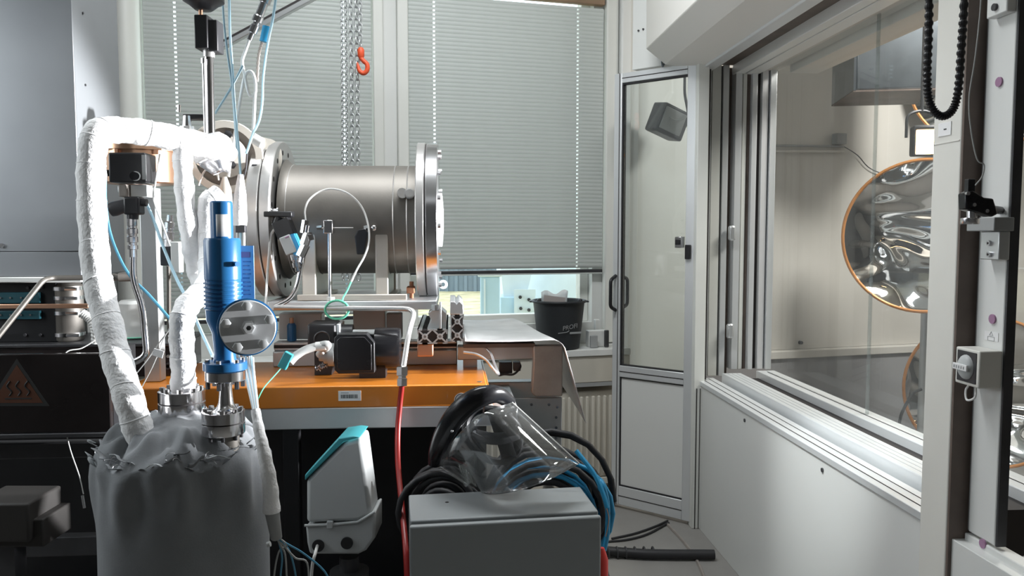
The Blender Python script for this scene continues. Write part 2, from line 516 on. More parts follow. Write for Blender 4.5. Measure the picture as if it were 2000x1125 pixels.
# ---- glazed door leaf standing ajar at the end of the partition
DOOR = Frame(0.541, 4.172, -38.8)
DW = 0.457; DT = 2.275; DM = 0.735
dl = struct('door_1', MB(DOOR).span(0, 0.045, -0.02, 0.02, 0.02, DT), 'profile_alu', bevel=0.003)
dl['label'] = 'narrow aluminium framed glass door standing ajar beside the window wall'
part('stile', MB(DOOR).span(DW - 0.045, DW, -0.02, 0.02, 0.02, DT), 'profile_alu', dl, bevel=0.003)
for z0, z1 in ((DT - 0.05, DT), (DM - 0.03, DM + 0.03), (0.02, 0.12)):
    part('rail', MB(DOOR).span(0.045, DW - 0.045, -0.019, 0.019, z0, z1), 'profile_alu', dl, bevel=0.003)
    part('rail_groove', MB(DOOR).span(0.045, DW - 0.045, -0.0205, -0.019, (z0 + z1) / 2 - 0.003, (z0 + z1) / 2 + 0.001), 'dark_gap', dl)
for z0, z1 in ((DT - 0.058, DT - 0.05), (DM + 0.03, DM + 0.036), (DM - 0.036, DM - 0.03), (0.12, 0.128)):
    part('gasket', MB(DOOR).span(0.045, DW - 0.045, -0.013, 0.013, z0, z1), 'black_rubber', dl)
part('gasket', MB(DOOR).span(0.045, 0.052, -0.014, 0.014, 0.128, DT - 0.058), 'black_rubber', dl)
part('stile_groove', MB(DOOR).span(0.030, 0.034, -0.0215, -0.019, 0.02, DT), 'dark_gap', dl)
part('pane', MB(DOOR).span(0.052, DW - 0.045, -0.003, 0.003, DM + 0.036, DT - 0.058), 'door_glass', dl)
part('kick_panel', MB(DOOR).span(0.052, DW - 0.045, -0.008, 0.008, 0.128, DM - 0.036), 'white_lacquer', dl)
for s in (-1, 1):
    o_ = 0.07 if s < 0 else 0.10
    pts = [(0.018, s * 0.02, 1.055), (0.018, s * o_, 1.075), (0.018, s * o_, 1.215), (0.018, s * 0.02, 1.235)]
    part('handle', MB(DOOR).tube(fillet(pts, 0.02, 5), 0.0095, 10), 'black_plastic', dl)
part('lock_block', MB(DOOR).span(DW - 0.040, DW - 0.012, -0.036, -0.02, 1.33, 1.40), 'black_plastic', dl, bevel=0.003)
part('lock_block', MB(DOOR).span(DW - 0.090, DW - 0.055, -0.045, -0.004, 1.385, 1.44), 'bright_steel', dl, bevel=0.003)
part('lock_block', MB(DOOR).span(DW - 0.084, DW - 0.060, -0.052, -0.045, 1.40, 1.425), 'black_plastic', dl, bevel=0.002)
# door header panel and ring hook, hinge post
hp = struct('wall_over_door', MB(DOOR).span(0.10, 0.345, -0.012, 0.03, DT + 0.01, CEIL), 'wall_paint', bevel=0.002)
for a, z in ((0.135, 2.475), (0.162, 2.478)):
    part('screw', MB(DOOR).cyl((a, -0.012, z), (a, -0.017, z), 0.005, seg=10), 'dark_metal', hp)
part('ring_hook', MB(DOOR).tube(smooth_path([(0.285, -0.02, 2.36), (0.285, -0.035, 2.34), (0.285, -0.045, 2.30), (0.285, -0.035, 2.275), (0.285, -0.02, 2.30), (0.285, -0.03, 2.335)], 4), 0.005, 8), 'galvanised', hp)
struct('trim_6', MB(ROOM).span(1.168, 1.222, 3.755, 3.83, 0, 2.30), 'frame_white', bevel=0.003)
part('post_groove', MB(ROOM).span(1.180, 1.184, 3.752, 3.756, 0, 0.70), 'dark_gap', bpy.data.objects['trim_6'])
part('post_groove', MB(ROOM).span(1.198, 1.201, 3.752, 3.756, 0, 0.70), 'dark_gap', bpy.data.objects['trim_6'])
struct('trim_7', MB(ROOM).span(1.222, 1.243, 3.80, 3.86, 0.62, 2.26), 'dark_gap')

# ---- partition: low wall, window frame of sliding glazing, header, shutter box
YF, YN = 3.80, 1.92
lw = struct('wall_right', MB(ROOM).span(XR, 1.30, 0.4, YF, 0, 0.712), 'white_lacquer', bevel=0.002)
for px, py in ((1455, 821), (1607, 918), (1361, 855)):
    q = ROOM.onX(px, py, XR)
    part('screw', MB(ROOM).cyl((XR + 0.001, q.y, q.z), (XR - 0.004, q.y, q.z), 0.0075, seg=12), 'dark_metal', lw)
w3 = struct('window_3', MB(ROOM).span(1.200, 1.296, YN, YF + 0.05, 0.713, 0.735), 'profile_alu', bevel=0.002)
w3['label'] = 'aluminium sill of the sliding test cell window'
part('sill_groove', MB(ROOM).span(1.226, 1.229, YN, YF + 0.02, 0.735, 0.7365), 'dark_gap', w3)
part('sill_groove', MB(ROOM).span(1.262, 1.264, YN, YF + 0.02, 0.735, 0.7365), 'dark_gap', w3)
part('track_gap', MB(ROOM).span(1.296, 1.318, YN, YF, 0.66, 0.70), 'dark_gap', w3)
part('sash_rail', MB(ROOM).span(1.318, 1.415, YN, YF - 0.01, 0.66, 0.768), 'profile_alu', w3, bevel=0.004)
for x in (1.340, 1.362, 1.385):
    part('sash_groove', MB(ROOM).span(x, x + 0.002, YN, YF - 0.03, 0.768, 0.769), 'alu_dull', w3)
part('track_channel', MB(ROOM).span(1.415, 1.515, YN, YF + 0.02, 0.60, 0.735), 'dark_gap', w3)
part('inner_rail', MB(ROOM).span(1.515, 1.610, YN, YF + 0.05, 0.60, 0.768), 'profile_alu', w3, bevel=0.003)
part('inner_rail_groove', MB(ROOM).span(1.553, 1.556, YN, YF, 0.768, 0.7695), 'dark_gap', w3)
for a, b, m, dy in ((1.243, 1.276, 'alu', 0), (1.277, 1.281, 'dark_gap', 0.02), (1.282, 1.328, 'frame_white', 0.006), (1.328, 1.335, 'dark_gap', 0.02), (1.336, 1.366, 'alu', 0),
                    (1.400, 1.433, 'alu', 0.0), (1.434, 1.440, 'dark_gap', 0.02), (1.440, 1.460, 'frame_white', 0.01), (1.460, 1.480, 'brown_channel', 0.02), (1.481, 1.507, 'alu', -0.01),
                    (1.507, 1.535, 'dark_gap', 0.03), (1.535, 1.566, 'alu', 0.0), (1.567, 1.572, 'dark_gap', 0.02), (1.573, 1.605, 'alu', -0.01)):
    part('jamb_profile', MB(ROOM).span(a, b, YF + 0.09 + dy, YF + 0.16, 0.735 if a < 1.4 else 0.768, 2.285), 'profile_alu' if m == 'alu' else m, w3, bevel=0.002 if m != 'dark_gap' else 0)
part('jamb_back', MB(ROOM).span(1.366, 1.400, YF + 0.155, YF + 0.175, 0.735, 2.285), 'brown_channel', w3)
for z in (0.93, 1.42):
    part('jamb_bracket', MB(ROOM).span(1.366, 1.400, YF + 0.05, YF + 0.08, z, z + 0.075), 'alu', w3, bevel=0.01)
part('pane', MB(ROOM).span(1.560, 1.566, 2.86, YF + 0.04, 0.768, 2.285), 'pane_glass', w3)
part('pane', MB(ROOM).span(1.575, 1.581, YN, 2.90, 0.768, 2.285), 'pane_glass', w3)
part('pane_edge_strip', MB(ROOM).span(1.568, 1.574, 2.87, 2.888, 0.768, 2.285), 'clear_plastic', w3)
# header of the opening
hd = struct('trim_8', MB(ROOM).span(1.200, 1.262, YN - 0.4, YF + 0.05, 2.245, 2.30), 'profile_alu', bevel=0.003)
part('header_soffit', MB(ROOM).span(1.262, 1.395, YN - 0.4, YF + 0.13, 2.292, 2.31), 'brown_channel', hd)
part('header_rail', MB(ROOM).span(1.395, 1.445, YN - 0.4, YF + 0.13, 2.245, 2.31), 'white_lacquer', hd, bevel=0.003)
part('header_rail', MB(ROOM).span(1.452, 1.52, YN - 0.4, YF + 0.13, 2.245, 2.31), 'white_lacquer', hd, bevel=0.003)
part('header_groove', MB(ROOM).span(1.445, 1.452, YN - 0.4, YF + 0.13, 2.27, 2.31), 'rust', hd)
part('header_board', MB(ROOM).span(1.52, 1.62, YN - 0.4, YF + 0.10, 2.262, 2.31), 'cell_paint', hd, bevel=0.003)
part('header_board', MB(ROOM).span(1.62, 1.76, YN - 0.4, YF - 0.03, 2.225, 2.31), 'cell_paint', hd, bevel=0.003)
struct('wall_over_window', MB(ROOM).span(1.262, 1.60, 0.3, YF + 0.13, 2.311, CEIL), 'cell_paint')
q = [ROOM.onY(px, py, 3.86) for px, py in ((1300, 125), (1263, 95), (1263, 20))]
sect = [(1.205, 2.255), (q[0].x, q[0].z), (q[1].x, q[1].z), (q[2].x, 2.62), (q[2].x + 0.08, 2.74), (1.261, 2.76), (1.261, 2.302), (1.205, 2.302)]
sb = part('shutter_box', MB(ROOM).prism(sect, ((1, 0, 0), (0, 0, 1)), (0, 0.3, 0), (0, 3.57, 0)), 'box_cream', None, bevel=0.004, smooth=25)
tag(sb, 'cream faceted roller shutter box above the test cell window', 'shutter box')

# ---- post and the next window bay close to the camera
pp = struct('trim_10', MB(ROOM).span(1.196, 1.236, 1.808, 1.918, 0.0, 2.6), 'cream_lacquer', bevel=0.004)
part('sticker', MB(ROOM).span(1.194, 1.196, 1.845, 1.895, 1.690, 1.722), 'label_white', pp)
part('sticker_print', MB(ROOM).span(1.1932, 1.194, 1.862, 1.872, 1.704, 1.707), 'print_black', pp)
part('seam', MB(ROOM).span(1.1945, 1.196, 1.812, 1.914, 1.672, 1.674), 'box_cream', pp)
struct('trim_post_shade', MB(ROOM).span(1.197, 1.30, 1.800, 1.807, 0.0, 2.6), 'brown_channel')  # dark strip paints the shade on the post's camera-facing side
struct('trim_15', MB(ROOM).span(1.245, 1.262, 1.7885, 1.7995, 0.735, 2.6), 'mid_grey')
ap = struct('trim_12', MB(ROOM).span(1.238, 1.262, 1.694, 1.788, 0.735, 2.6), 'white_lacquer', bevel=0.003)
for px, py, r in ((1953, 160, 0.011), (1940, 623, 0.011), (1921, 1062, 0.011)):
    q = ROOM.onX(px, py, 1.238)
    part('screw_cap', MB(ROOM).cyl((1.2385, q.y, q.z), (1.234, q.y, q.z), r, seg=16), 'label_purple', ap)
lp = struct('wall_right_near', MB(ROOM).span(1.236, 1.275, 0.9, 1.798, 0.0, 0.728), 'white_lacquer', bevel=0.003)
q = ROOM.onX(1914, 1108, 1.236)
part('screw_cap', MB(ROOM).cyl((1.2365, q.y, q.z), (1.232, q.y, q.z), 0.008, seg=16), 'label_purple', lp)
struct('trim_panel_shade', MB(ROOM).span(1.2395, 1.262, 1.688, 1.6935, 0.735, 2.6), 'dark_metal')  # unlit edge of the panel, its shade given as a dark strip
struct('trim_14', MB(ROOM).span(1.275, 1.36, 0.9, 1.655, 0.70, 0.728), 'mid_grey', bevel=0.003)
# ================================================================== BLINDS, OUTSIDE, SILL
def blind(label, u0, u1, zb, holes, top=2.80):
    b = thing('venetian_blind', label, 'blind', WIN.w((u0 + u1) / 2, -0.03, zb), 'blinds at the windows')
    pitch, wd, tilt = 0.0212, 0.025, math.radians(75)
    xs = [u0]
    for h in holes:
        xs += [h - 0.0055, h + 0.0055]
    xs.append(u1)
    ws = [0, 0.30, 0.64, 1.0]
    mb = MB(WIN)
    vs = []
    for x in xs:
        for w in ws:
            s = (w - 0.5) * wd; c = 0.0022 * (1 - (2 * w - 1) ** 2)
            vs.append((x, -0.03 - s * math.cos(tilt) - c * math.sin(tilt), zb + 0.03 + s * math.sin(tilt) - c * math.cos(tilt)))
    fs = []
    for i in range(len(xs) - 1):
        for j in range(3):
            if i % 2 == 1 and j == 1:
                continue
            fs.append((i * 4 + j, i * 4 + j + 1, (i + 1) * 4 + j + 1, (i + 1) * 4 + j))
    mb._add(vs, fs)
    s0 = part('slat', mb, 'slat', b, smooth=60)
    n = int((top - zb - 0.05) / pitch)
    for k in range(1, n):
        dup(s0, b, (0, 0, k * pitch))
    part('bottom_rail', MB(WIN).span(u0, u1, -0.042, -0.018, zb - 0.008, zb + 0.010), 'dark_metal', b, bevel=0.003)
    part('bottom_rail_cap', MB(WIN).span(u0 + 0.002, u1 - 0.002, -0.040, -0.020, zb - 0.016, zb - 0.008), 'slat', b, bevel=0.002)
    part('head_rail', MB(WIN).span(u0, u1, -0.05, -0.012, top - 0.03, top + 0.03), 'brown_wood', b, bevel=0.003)
    return b
hx = lambda px, py: WIN.onY(px, py, -0.03).x
blind('wide grey venetian blind behind the hoist chains', hx(287, 300), hx(727, 300), 1.02, [hx(343, 100), hx(670, 60)])
b2 = blind('wide grey venetian blind drawn halfway, above the black bucket', hx(799, 300), hx(1177, 300), 1.247, [hx(848, 150), hx(1128, 200)], top=2.735)

# ---- the yard outside
struct('ground_yard', MB(WIN).span(-9, 9, 0.4, 16, 0.30, 0.52), 'grass')
hb = part('siding_wall', MB().span(-6.0, 3.5, 13.0, 13.3, 0.5, 1.75), 'siding')
tag(hb, 'dark grey corrugated wall across the yard', 'wall')
for k in range(60):
    x = -5.9 + k * 0.155
    if k == 0:
        r0 = part('siding_rib', MB().span(x, x + 0.05, 12.965, 13.0, 0.52, 1.75), 'siding', hb)
    else:
        dup(r0, hb, (k * 0.155, 0, 0))
def pv(px, py, d): return P(px, py, d)
a0, a1 = pv(938, 640, 6.6), pv(976, 545, 6.6)
po = thing('steel_column', 'pale blue steel column standing outside the window', 'column', (a0.x, 6.6, 0.5))
part('shaft', MB().span(a0.x, a1.x, 6.6, 6.75, 0.52, a1.z + 0.02), 'pale_tank', po, bevel=0.01)
part('edge_strip', MB().span(a0.x + 0.03, a0.x + 0.045, 6.59, 6.6, 0.52, a1.z), 'pale_white', po)
part('cap_plate', MB().span(a0.x - 0.02, a1.x + 0.02, 6.57, 6.78, a1.z + 0.02, a1.z + 0.06), 'pale_white', po, bevel=0.01)
c = pv(1085, 560, 8.2)
tk = thing('storage_tank', 'pale blue round storage tank in the yard behind the bucket', 'tank', (c.x, 8.2, 0.52))
part('shell', MB().lathe((c.x, 8.6, 0.56), (0, 0, 1), [(0, 0.62), (0.75, 0.62), (1.2, 0.50), (1.4, 0.2)], 32), 'pale_white', tk)
part('plinth', MB().cyl((c.x, 8.6, 0.521), (c.x, 8.6, 0.56), 0.66, seg=32), 'pale_tank', tk)
a0, a1 = pv(977, 640, 7.3), pv(1048, 545, 7.3)
bx = thing('machine_housing', 'pale housing with a sloping hopper and dark bolts outside the window', 'machine', (a0.x + 0.1, 7.3, 0.52))
part('body', MB().span(a0.x, a1.x, 7.3, 7.7, 0.521, pv(1000, 580, 7.3).z), 'pale_tank', bx, bevel=0.01)
zt = pv(1000, 580, 7.3).z
part('hopper', MB().prism([(0.03, 0), (0.24, 0), (0.36, 0.5), (-0.02, 0.5)], ((1, 0, 0), (0, 0, 1)), (a0.x, 7.35, zt), (0, 0.3, 0)), 'pale_white', bx)
a0, a1 = pv(1004, 625, 7.25), pv(1046, 565, 7.25)
pl = part('bolt_plate', MB().span(a0.x, a1.x, 7.24, 7.262, a0.z, a1.z), 'pale_white', bx)
for px, py in ((1016, 580), (1033, 585), (1017, 602), (1033, 605)):
    q = pv(px, py, 7.24)
    part('bolt', MB().cyl((q.x, 7.242, q.z), (q.x, 7.20, q.z), 0.016, seg=6), 'black_plastic', bx)

# ---- worktop sill, heater cover, radiators under the windows
SY = -0.24
st = part('window_worktop', MB(WIN).span(-2.5, 0.064, SY, -0.003, 0.798, 0.835), 'white_lacquer', bevel=0.004)
tag(st, 'white worktop running under the windows, carrying the black bucket', 'worktop')
hc = part('heater_cover', MB(WIN).span(-2.5, 0.064, SY + 0.01, -0.003, 0.655, 0.795), 'beige_enamel', bevel=0.003)
tag(hc, 'beige heater cover panel below the white worktop', 'panel')
part('vent_slot', MB(WIN).span(-0.30, 0.055, SY + 0.012, SY + 0.03, 0.632, 0.654), 'mid_grey', hc)
def radiator(label, u0, u1):
    rd = thing('radiator', label, 'radiator', WIN.w((u0 + u1) / 2, SY / 2, 0.08), 'radiators under the windows')
    part('body', MB(WIN).span(u0, u1, SY + 0.045, -0.05, 0.12, 0.60), 'beige_enamel', rd, bevel=0.008)
    n = int((u1 - u0) / 0.034); r0 = None
    for k in range(n):
        x = u0 + 0.008 + k * 0.034
        if r0 is None:
            r0 = part('rib', MB(WIN).span(x, x + 0.019, SY + 0.030, SY + 0.046, 0.14, 0.575), 'beige_enamel', rd, bevel=0.007)
        else:
            dup(r0, rd, WIN.ex * (k * 0.034))
    part('bottom_bar', MB(WIN).span(u0, u1, SY + 0.04, -0.05, 0.08, 0.118), 'beige_enamel', rd, bevel=0.004)
    for x in (u0 + 0.06, u1 - 0.1):
        part('foot', MB(WIN).span(x, x + 0.03, -0.12, -0.07, 0.0, 0.08), 'beige_enamel', rd)
radiator('cream ribbed radiator right beside the glass door', -0.36, 0.05)
radiator('cream ribbed radiator behind the end of the orange beam', -1.10, -0.42)

# ---- bucket and clutter on the worktop
q0 = WIN.onY(1042, 668, -0.13); q1 = WIN.onY(1140, 583, -0.13)
bc = WIN.w((q0.x + q1.x) / 2, -0.13, 0.836)
bk = thing('bucket', 'black plastic mason bucket on the white worktop by the window', 'bucket', bc)
H = 0.255; RB, RT = 0.112, 0.140
part('shell', MB().lathe(bc, (0, 0, 1), [(0.0, RB - 0.01), (0.004, RB), (H, RT), (H, RT - 0.006), (0.01, RB - 0.006)], 40, caps=True), 'bucket_black', bk)
part('rim', MB().ring(bc + Vector((0, 0, H)), (0, 0, 1), RT + 0.004, 0.007, 40, 8), 'bucket_black', bk)
for s in (-1, 1):
    part('handle_lug', MB().ball(bc + Vector((s * 0.11, -0.075, H + 0.006)), 0.013), 'black_plastic', bk)
    part('pour_lip', MB().box(bc + Vector((s * (RT + 0.006), 0, H - 0.002)), (0.03, 0.05, 0.008)), 'bucket_black', bk, bevel=0.003)
nd = Vector((0.42, -0.905, 0.0)).normalized()
lu = Vector((-nd.y, nd.x, 0)).normalized(); lv = (Vector((0, 0, 1)) + nd * 0.1).normalized()
c0 = bc + nd * 0.1275 + Vector((0, 0, 0.125))
part('lettering', text_mesh('PROFI', 0.034, c0, (lu + lv * 0.14), lv), 'mid_grey', bk)
part('swoosh', MB().tube(smooth_path([c0 - lu * 0.07 - lv * 0.03, c0 - lu * 0.02 - lv * 0.026, c0 - lu * 0.005 - lv * 0.018], 4), 0.002, 6), 'mid_grey', bk)
part('swoosh', MB().box(c0 + lu * 0.035 - lv * 0.032, (0.07, 0.003, 0.010), Matrix.Rotation(math.atan2(lu.y, lu.x), 3, 'Z')), 'mid_grey', bk)
bg = thing('plastic_bag', 'clear bag with a folded paper sticking out of the black bucket', 'bag', bc + Vector((-0.03, 0, 0.10)))
part('bag', MB().grid(lambda a, b: bc + Vector((-0.09 + 0.125 * a + 0.02 * b * (a - .3), -0.02 + 0.03 * math.sin(6 * a + 3 * b), 0.12 + 0.185 * b + 0.012 * math.sin(9 * a) * b)), 10, 8), 'paper_clear', bg, solid=0.002)
part('folded_paper', MB().box(bc + Vector((-0.035, -0.055, 0.20)), (0.115, 0.004, 0.17), Matrix.Rotation(0.12, 3, 'Y')), 'carton_grey', bg)
def wb(name, label, cat, px, py0, px1, py1, y, dep, m, bev=0.004):
    a = WIN.onY(px, py1, y); b = WIN.onY(px1, py0, y)
    o = part(name, MB(WIN).span(a.x, b.x, y, y + dep, 0.836, b.z), m, bevel=bev)
    return tag(o, label, cat)
wb('parts_box', 'small white box lying on the worktop beside the bucket', 'box', 1150, 645, 1187, 664, -0.16, 0.05, 'white_lacquer')
wb('switch_block', 'small dark switch block at the worktop end near the door', 'switch', 1182, 645, 1190, 662, -0.19, 0.02, 'dark_metal')
wb('adapter', 'white upright adapter leaning by the window corner', 'adapter', 1163, 624, 1172, 650, -0.08, 0.03, 'white_lacquer')
wb('cable_clip', 'tiny dark clip on the worktop in front of the white box', 'clip', 1154, 655, 1168, 664, -0.20, 0.02, 'mid_grey')
# ================================================================== INSIDE THE TEST CELL
def mirror_mat():
    m = bpy.data.materials.new('mirror_foil'); m.use_nodes = True
    nt = m.node_tree; b = nt.nodes['Principled BSDF']
    b.inputs['Base Color'].default_value = (0.72, 0.70, 0.68, 1); b.inputs['Metallic'].default_value = 1; b.inputs['Roughness'].default_value = 0.05
    tc = nt.nodes.new('ShaderNodeTexCoord'); nz = nt.nodes.new('ShaderNodeTexNoise')
    nz.inputs['Scale'].default_value = 2.8; nz.inputs['Detail'].default_value = 0.5; nz.inputs['Distortion'].default_value = 0.8
    mp = nt.nodes.new('ShaderNodeMapping'); mp.inputs['Scale'].default_value = (0.8, 1, 1.7)
    nt.links.new(tc.outputs['Object'], mp.inputs['Vector']); nt.links.new(mp.outputs['Vector'], nz.inputs['Vector'])
    bp = nt.nodes.new('ShaderNodeBump'); bp.inputs['Strength'].default_value = 1.0; bp.inputs['Distance'].default_value = 0.10
    nt.links.new(nz.outputs['Fac'], bp.inputs['Height']); nt.links.new(bp.outputs['Normal'], b.inputs['Normal'])
    MATS['mirror_foil'] = m
mirror_mat()

def mirror(label, px, py, d, R, hung=False):
    c = P(px, py, d)
    n = (CAM + Vector((-0.6, 0, 0)) - c).normalized()
    t = thing('concave_mirror', label, 'mirror', (c.x, c.y + 0.1, 0), 'round concave mirrors in the test cell')
    prof = [(0.0, 0.004)] + [(0.10 * (k / 12) ** 2, R * k / 12) for k in range(1, 13)]
    part('dish', MB().lathe(c - n * 0.05, n, prof, 56, caps=False), 'mirror_foil', t, smooth=80)
    part('back_shell', MB().lathe(c - n * 0.064, n, [(0.0, 0.004)] + [(0.10 * (k / 8) ** 2, R * k / 8) for k in range(1, 9)], 40, caps=False), 'dark_metal', t, smooth=80)
    part('rim', MB().ring(c + n * 0.05, n, R, 0.009, 72, 8), 'orange_rim', t)
    part('rear_hub', MB().cyl(c - n * 0.055, c - n * 0.16, 0.06, 0.05, 20), 'dark_metal', t)
    h = c - n * 0.15
    z0_, z1_ = (h.z - 0.05, CEIL - 0.02) if hung else (0.02, h.z + 0.05)
    zp = CEIL - 0.02 if hung else 0.0
    part('support_pole', MB().cyl((h.x, h.y, z0_), (h.x, h.y, z1_), 0.022, seg=14), 'alu_dull', t)
    part('foot_plate', MB().span(h.x - 0.12, h.x + 0.12, h.y - 0.12, h.y + 0.12, zp, zp + 0.019), 'dark_metal', t, bevel=0.004)
mirror('round orange-rimmed concave mirror just below the lit floodlight', 1806, 461, 4.25, 0.402)
mirror('orange-rimmed round mirror low behind the cream post', 1927, 765, 4.35, 0.41)
mirror('orange-rimmed round mirror high up behind the corrugated hose', 1940, 135, 4.72, 0.445, True)

# floodlight hanging from the ceiling
c = P(1809, 275, 3.75)
MATS['lamp_glow'] = mat('lamp_glow', (1, 0.8, 0.55), 0.4, emit=(1.0, 0.62, 0.28), estr=40)
fl = thing('floodlight', 'small lit halogen floodlight glowing warm beside the cream post', 'floodlight', c + Vector((0, 0, -0.07)))
rt = Matrix.Rotation(math.radians(-14), 3, 'Z')
bx = lambda dx, dy, dz, s: MB().box(c + rt @ Vector((dx, dy, dz)), s, rt)
part('housing', bx(0.005, 0.05, 0.005, (0.115, 0.085, 0.14)), 'dark_metal', fl, bevel=0.008)
part('lamp_glass', bx(0.0, 0.004, -0.005, (0.084, 0.006, 0.112)), 'lamp_glow', fl, bevel=0.002)
part('bezel', bx(0.0, 0.006, 0.06, (0.105, 0.012, 0.014)), 'dark_metal', fl, bevel=0.003)
part('bezel', bx(-0.05, 0.006, -0.005, (0.012, 0.012, 0.13)), 'dark_metal', fl, bevel=0.003)
part('bracket', MB().tube(fillet([c + Vector((-0.07, 0.05, 0.02)), c + Vector((-0.07, 0.05, 0.13)), c + Vector((0.0, 0.05, 0.15)), c + Vector((0.07, 0.05, 0.13)), c + Vector((0.07, 0.05, 0.02))], 0.03), 0.007, 8), 'dark_metal', fl)
part('hanger_rod', MB().cyl(c + Vector((0, 0.05, 0.14)), Vector((c.x, c.y + 0.05, CEIL - 0.001)), 0.008, seg=10), 'dark_metal', fl)

# galvanised duct
DU = Frame(1.79, 4.20, -9)
dz = 2.195
du = thing('air_duct', 'galvanised sheet metal air duct hanging in the test cell', 'duct', DU.w(0.2, 0.22, dz))
part('sleeve', MB(DU).span(0, 0.43, 0, 0.45, dz + 0.004, CEIL - 0.002), 'galvanised', du, bevel=0.012)
part('seam_flange', MB(DU).span(-0.012, 0.0, -0.012, 0.462, dz, CEIL - 0.002), 'galvanised', du)
part('bottom_plate', MB(DU).span(-0.012, 0.442, -0.012, 0.462, dz - 0.004, dz + 0.004), 'brown_channel', du)

# conduit, junction box and cables on the far wall
a = WIN.onY(1515, 285, -0.03); b = WIN.onY(1648, 286, -0.03)
cd = thing('cable_conduit', 'thin grey conduit with junction box on the test cell wall', 'conduit', WIN.w(b.x, -0.02, b.z))
part('pipe_run', MB(WIN).tube([(a.x - 0.1, -0.03, a.z), (b.x, -0.03, b.z)], 0.007, 8), 'mid_grey', cd)
part('pipe_run', MB(WIN).tube([(a.x - 0.1, -0.03, a.z - 0.035), (b.x, -0.03, b.z - 0.03)], 0.007, 8), 'cell_paint', cd)
part('junction_box', MB(WIN).span(b.x - 0.075, b.x - 0.005, -0.065, -0.013, b.z + 0.01, b.z + 0.075), 'mid_grey', cd, bevel=0.004)
part('drop_cable', MB(WIN).tube(smooth_path([(b.x, -0.03, b.z), (b.x + 0.1, -0.03, b.z - 0.05), (b.x + 0.22, -0.03, b.z - 0.14), (b.x + 0.5, -0.03, b.z - 0.2)], 5), 0.003, 6), 'dark_metal', cd)
q = WIN.onY(1573, 680, -0.07)
tag(part('wall_stud', MB(WIN).cyl((q.x, -0.014, 0.79), (q.x, -0.035, 0.79), 0.012, 0.010, 12), 'dark_metal'), 'tiny dark stud above the ledge on the test cell wall', 'stud')
cb = part('floor_cable', MB().tube(smooth_path([P(1700, 850, 4.1), P(1748, 842, 4.1), P(1762, 805, 4.1), P(1782, 770, 4.1), P(1800, 760, 4.1)], 5), 0.008, 8), 'black_rubber')
tag(cb, 'dark cable rising beside the low orange-rimmed mirror', 'cable')

# work light seen through the door glass
c = P(1304, 238, 4.35)
wl = thing('work_light', 'grey box-shaped work light seen through the glass door', 'floodlight', c + Vector((0, 0, -0.1)))
rt = Matrix.Rotation(math.radians(20), 3, 'Y') @ Matrix.Rotation(math.radians(25), 3, 'Z')
part('housing', MB().box(c, (0.18, 0.12, 0.16), rt), 'dark_metal', wl, bevel=0.012)
part('front_glass', MB().box(c + rt @ Vector((-0.01, -0.064, 0)), (0.14, 0.008, 0.12), rt), 'mid_grey', wl, bevel=0.004)
part('bracket', MB().tube(fillet([c + rt @ Vector((0.1, 0, -0.03)), c + rt @ Vector((0.13, 0, 0.06)), c + Vector((0.10, 0.05, 0.16)), c + Vector((0.1, 0.05, CEIL - c.z - 0.001))], 0.03), 0.008, 8), 'dark_metal', wl)
part('cord', MB().tube(smooth_path([c + Vector((-0.02, -0.07, 0.03)), c + Vector((0.03, -0.09, -0.005)), c + Vector((0.09, -0.08, 0.02)), c + Vector((0.13, -0.02, 0.1))], 5), 0.004, 6), 'cable_grey', wl)

# ================================================================== THINGS ON THE POST
# corrugated hose: ridged sleeve hanging in a loop
d = 1.70
path = smooth_path([P(1816, -260, d), P(1815, -60, d), P(1814, 60, d), P(1811, 150, d), P(1816, 200, d), P(1835, 226, d), P(1858, 218, d), P(1871, 180, d), P(1878, 90, d), P(1884, -20, d), P(1888, -240, d)], 26)
rid = []
for k in range(len(path)):
    rid.append(0.0088 if k % 4 < 2 else 0.0066)
ho = part('corrugated_hose', MB().tube(path, rid, 12), 'black_plastic', smooth=25)
tag(ho, 'black corrugated cable hose hanging in a loop before the cream post', 'hose')

w = part('signal_wire', MB().tube(smooth_path([P(1918, -120, 1.62), P(1916, 0, 1.62), P(1905, 110, 1.62), P(1893, 190, 1.62), P(1896, 250, 1.62), P(1908, 310, 1.62), P(1922, 322, 1.62), P(1918, 345, 1.62), P(1905, 362, 1.62)], 6), 0.0014, 6), 'cable_grey')
tag(w, 'thin grey wire hanging down to the black camera bracket', 'wire')

# emergency stop box
yr0 = ROOM.onX(1957, 725, 1.236).y; x0 = ROOM.onY(1912, 725, yr0).x; yr1 = ROOM.onX(1866, 715, x0).y
z1 = ROOM.onX(1912, 686, x0).z; z0 = ROOM.onX(1906, 758, x0).z
z0, z1 = min(z0, z1), max(z0, z1)
es = thing('push_button_box', 'light grey push button box on the post beside the window', 'switch box', ROOM.w(x0 + 0.02, yr0, z0))
part('case', MB(ROOM).span(x0, 1.236, yr0, yr1, z0, z1), 'cream_lacquer', es, bevel=0.003)
my, mz = (yr0 + yr1) / 2, (z0 + z1) / 2; hy = abs(yr1 - yr0) / 2; hz = (z1 - z0) / 2
part('face_plate', MB(ROOM).span(x0 - 0.002, x0, my - hy * 0.8, my + hy * 0.8, mz - hz * 0.82, mz + hz * 0.86), 'dark_metal', es, bevel=0.001)
part('button', MB(ROOM).grid(lambda a, b: (x0 - 0.002 - 0.014 * math.sin(b * PI / 2), my + hy * 0.62 * math.cos(2 * PI * a) * math.cos(b * PI / 2), mz + hz * 0.68 * math.sin(2 * PI * a) * math.cos(b * PI / 2)), 20, 6, cu=True), 'lgrey_plastic', es)
lb = part('label_strip', MB(ROOM).span(x0 - 0.0185, x0 - 0.014, my - hy * 0.58, my + hy * 0.62, mz - hz * 0.16, mz + hz * 0.18), 'label_white', es, bevel=0.001)
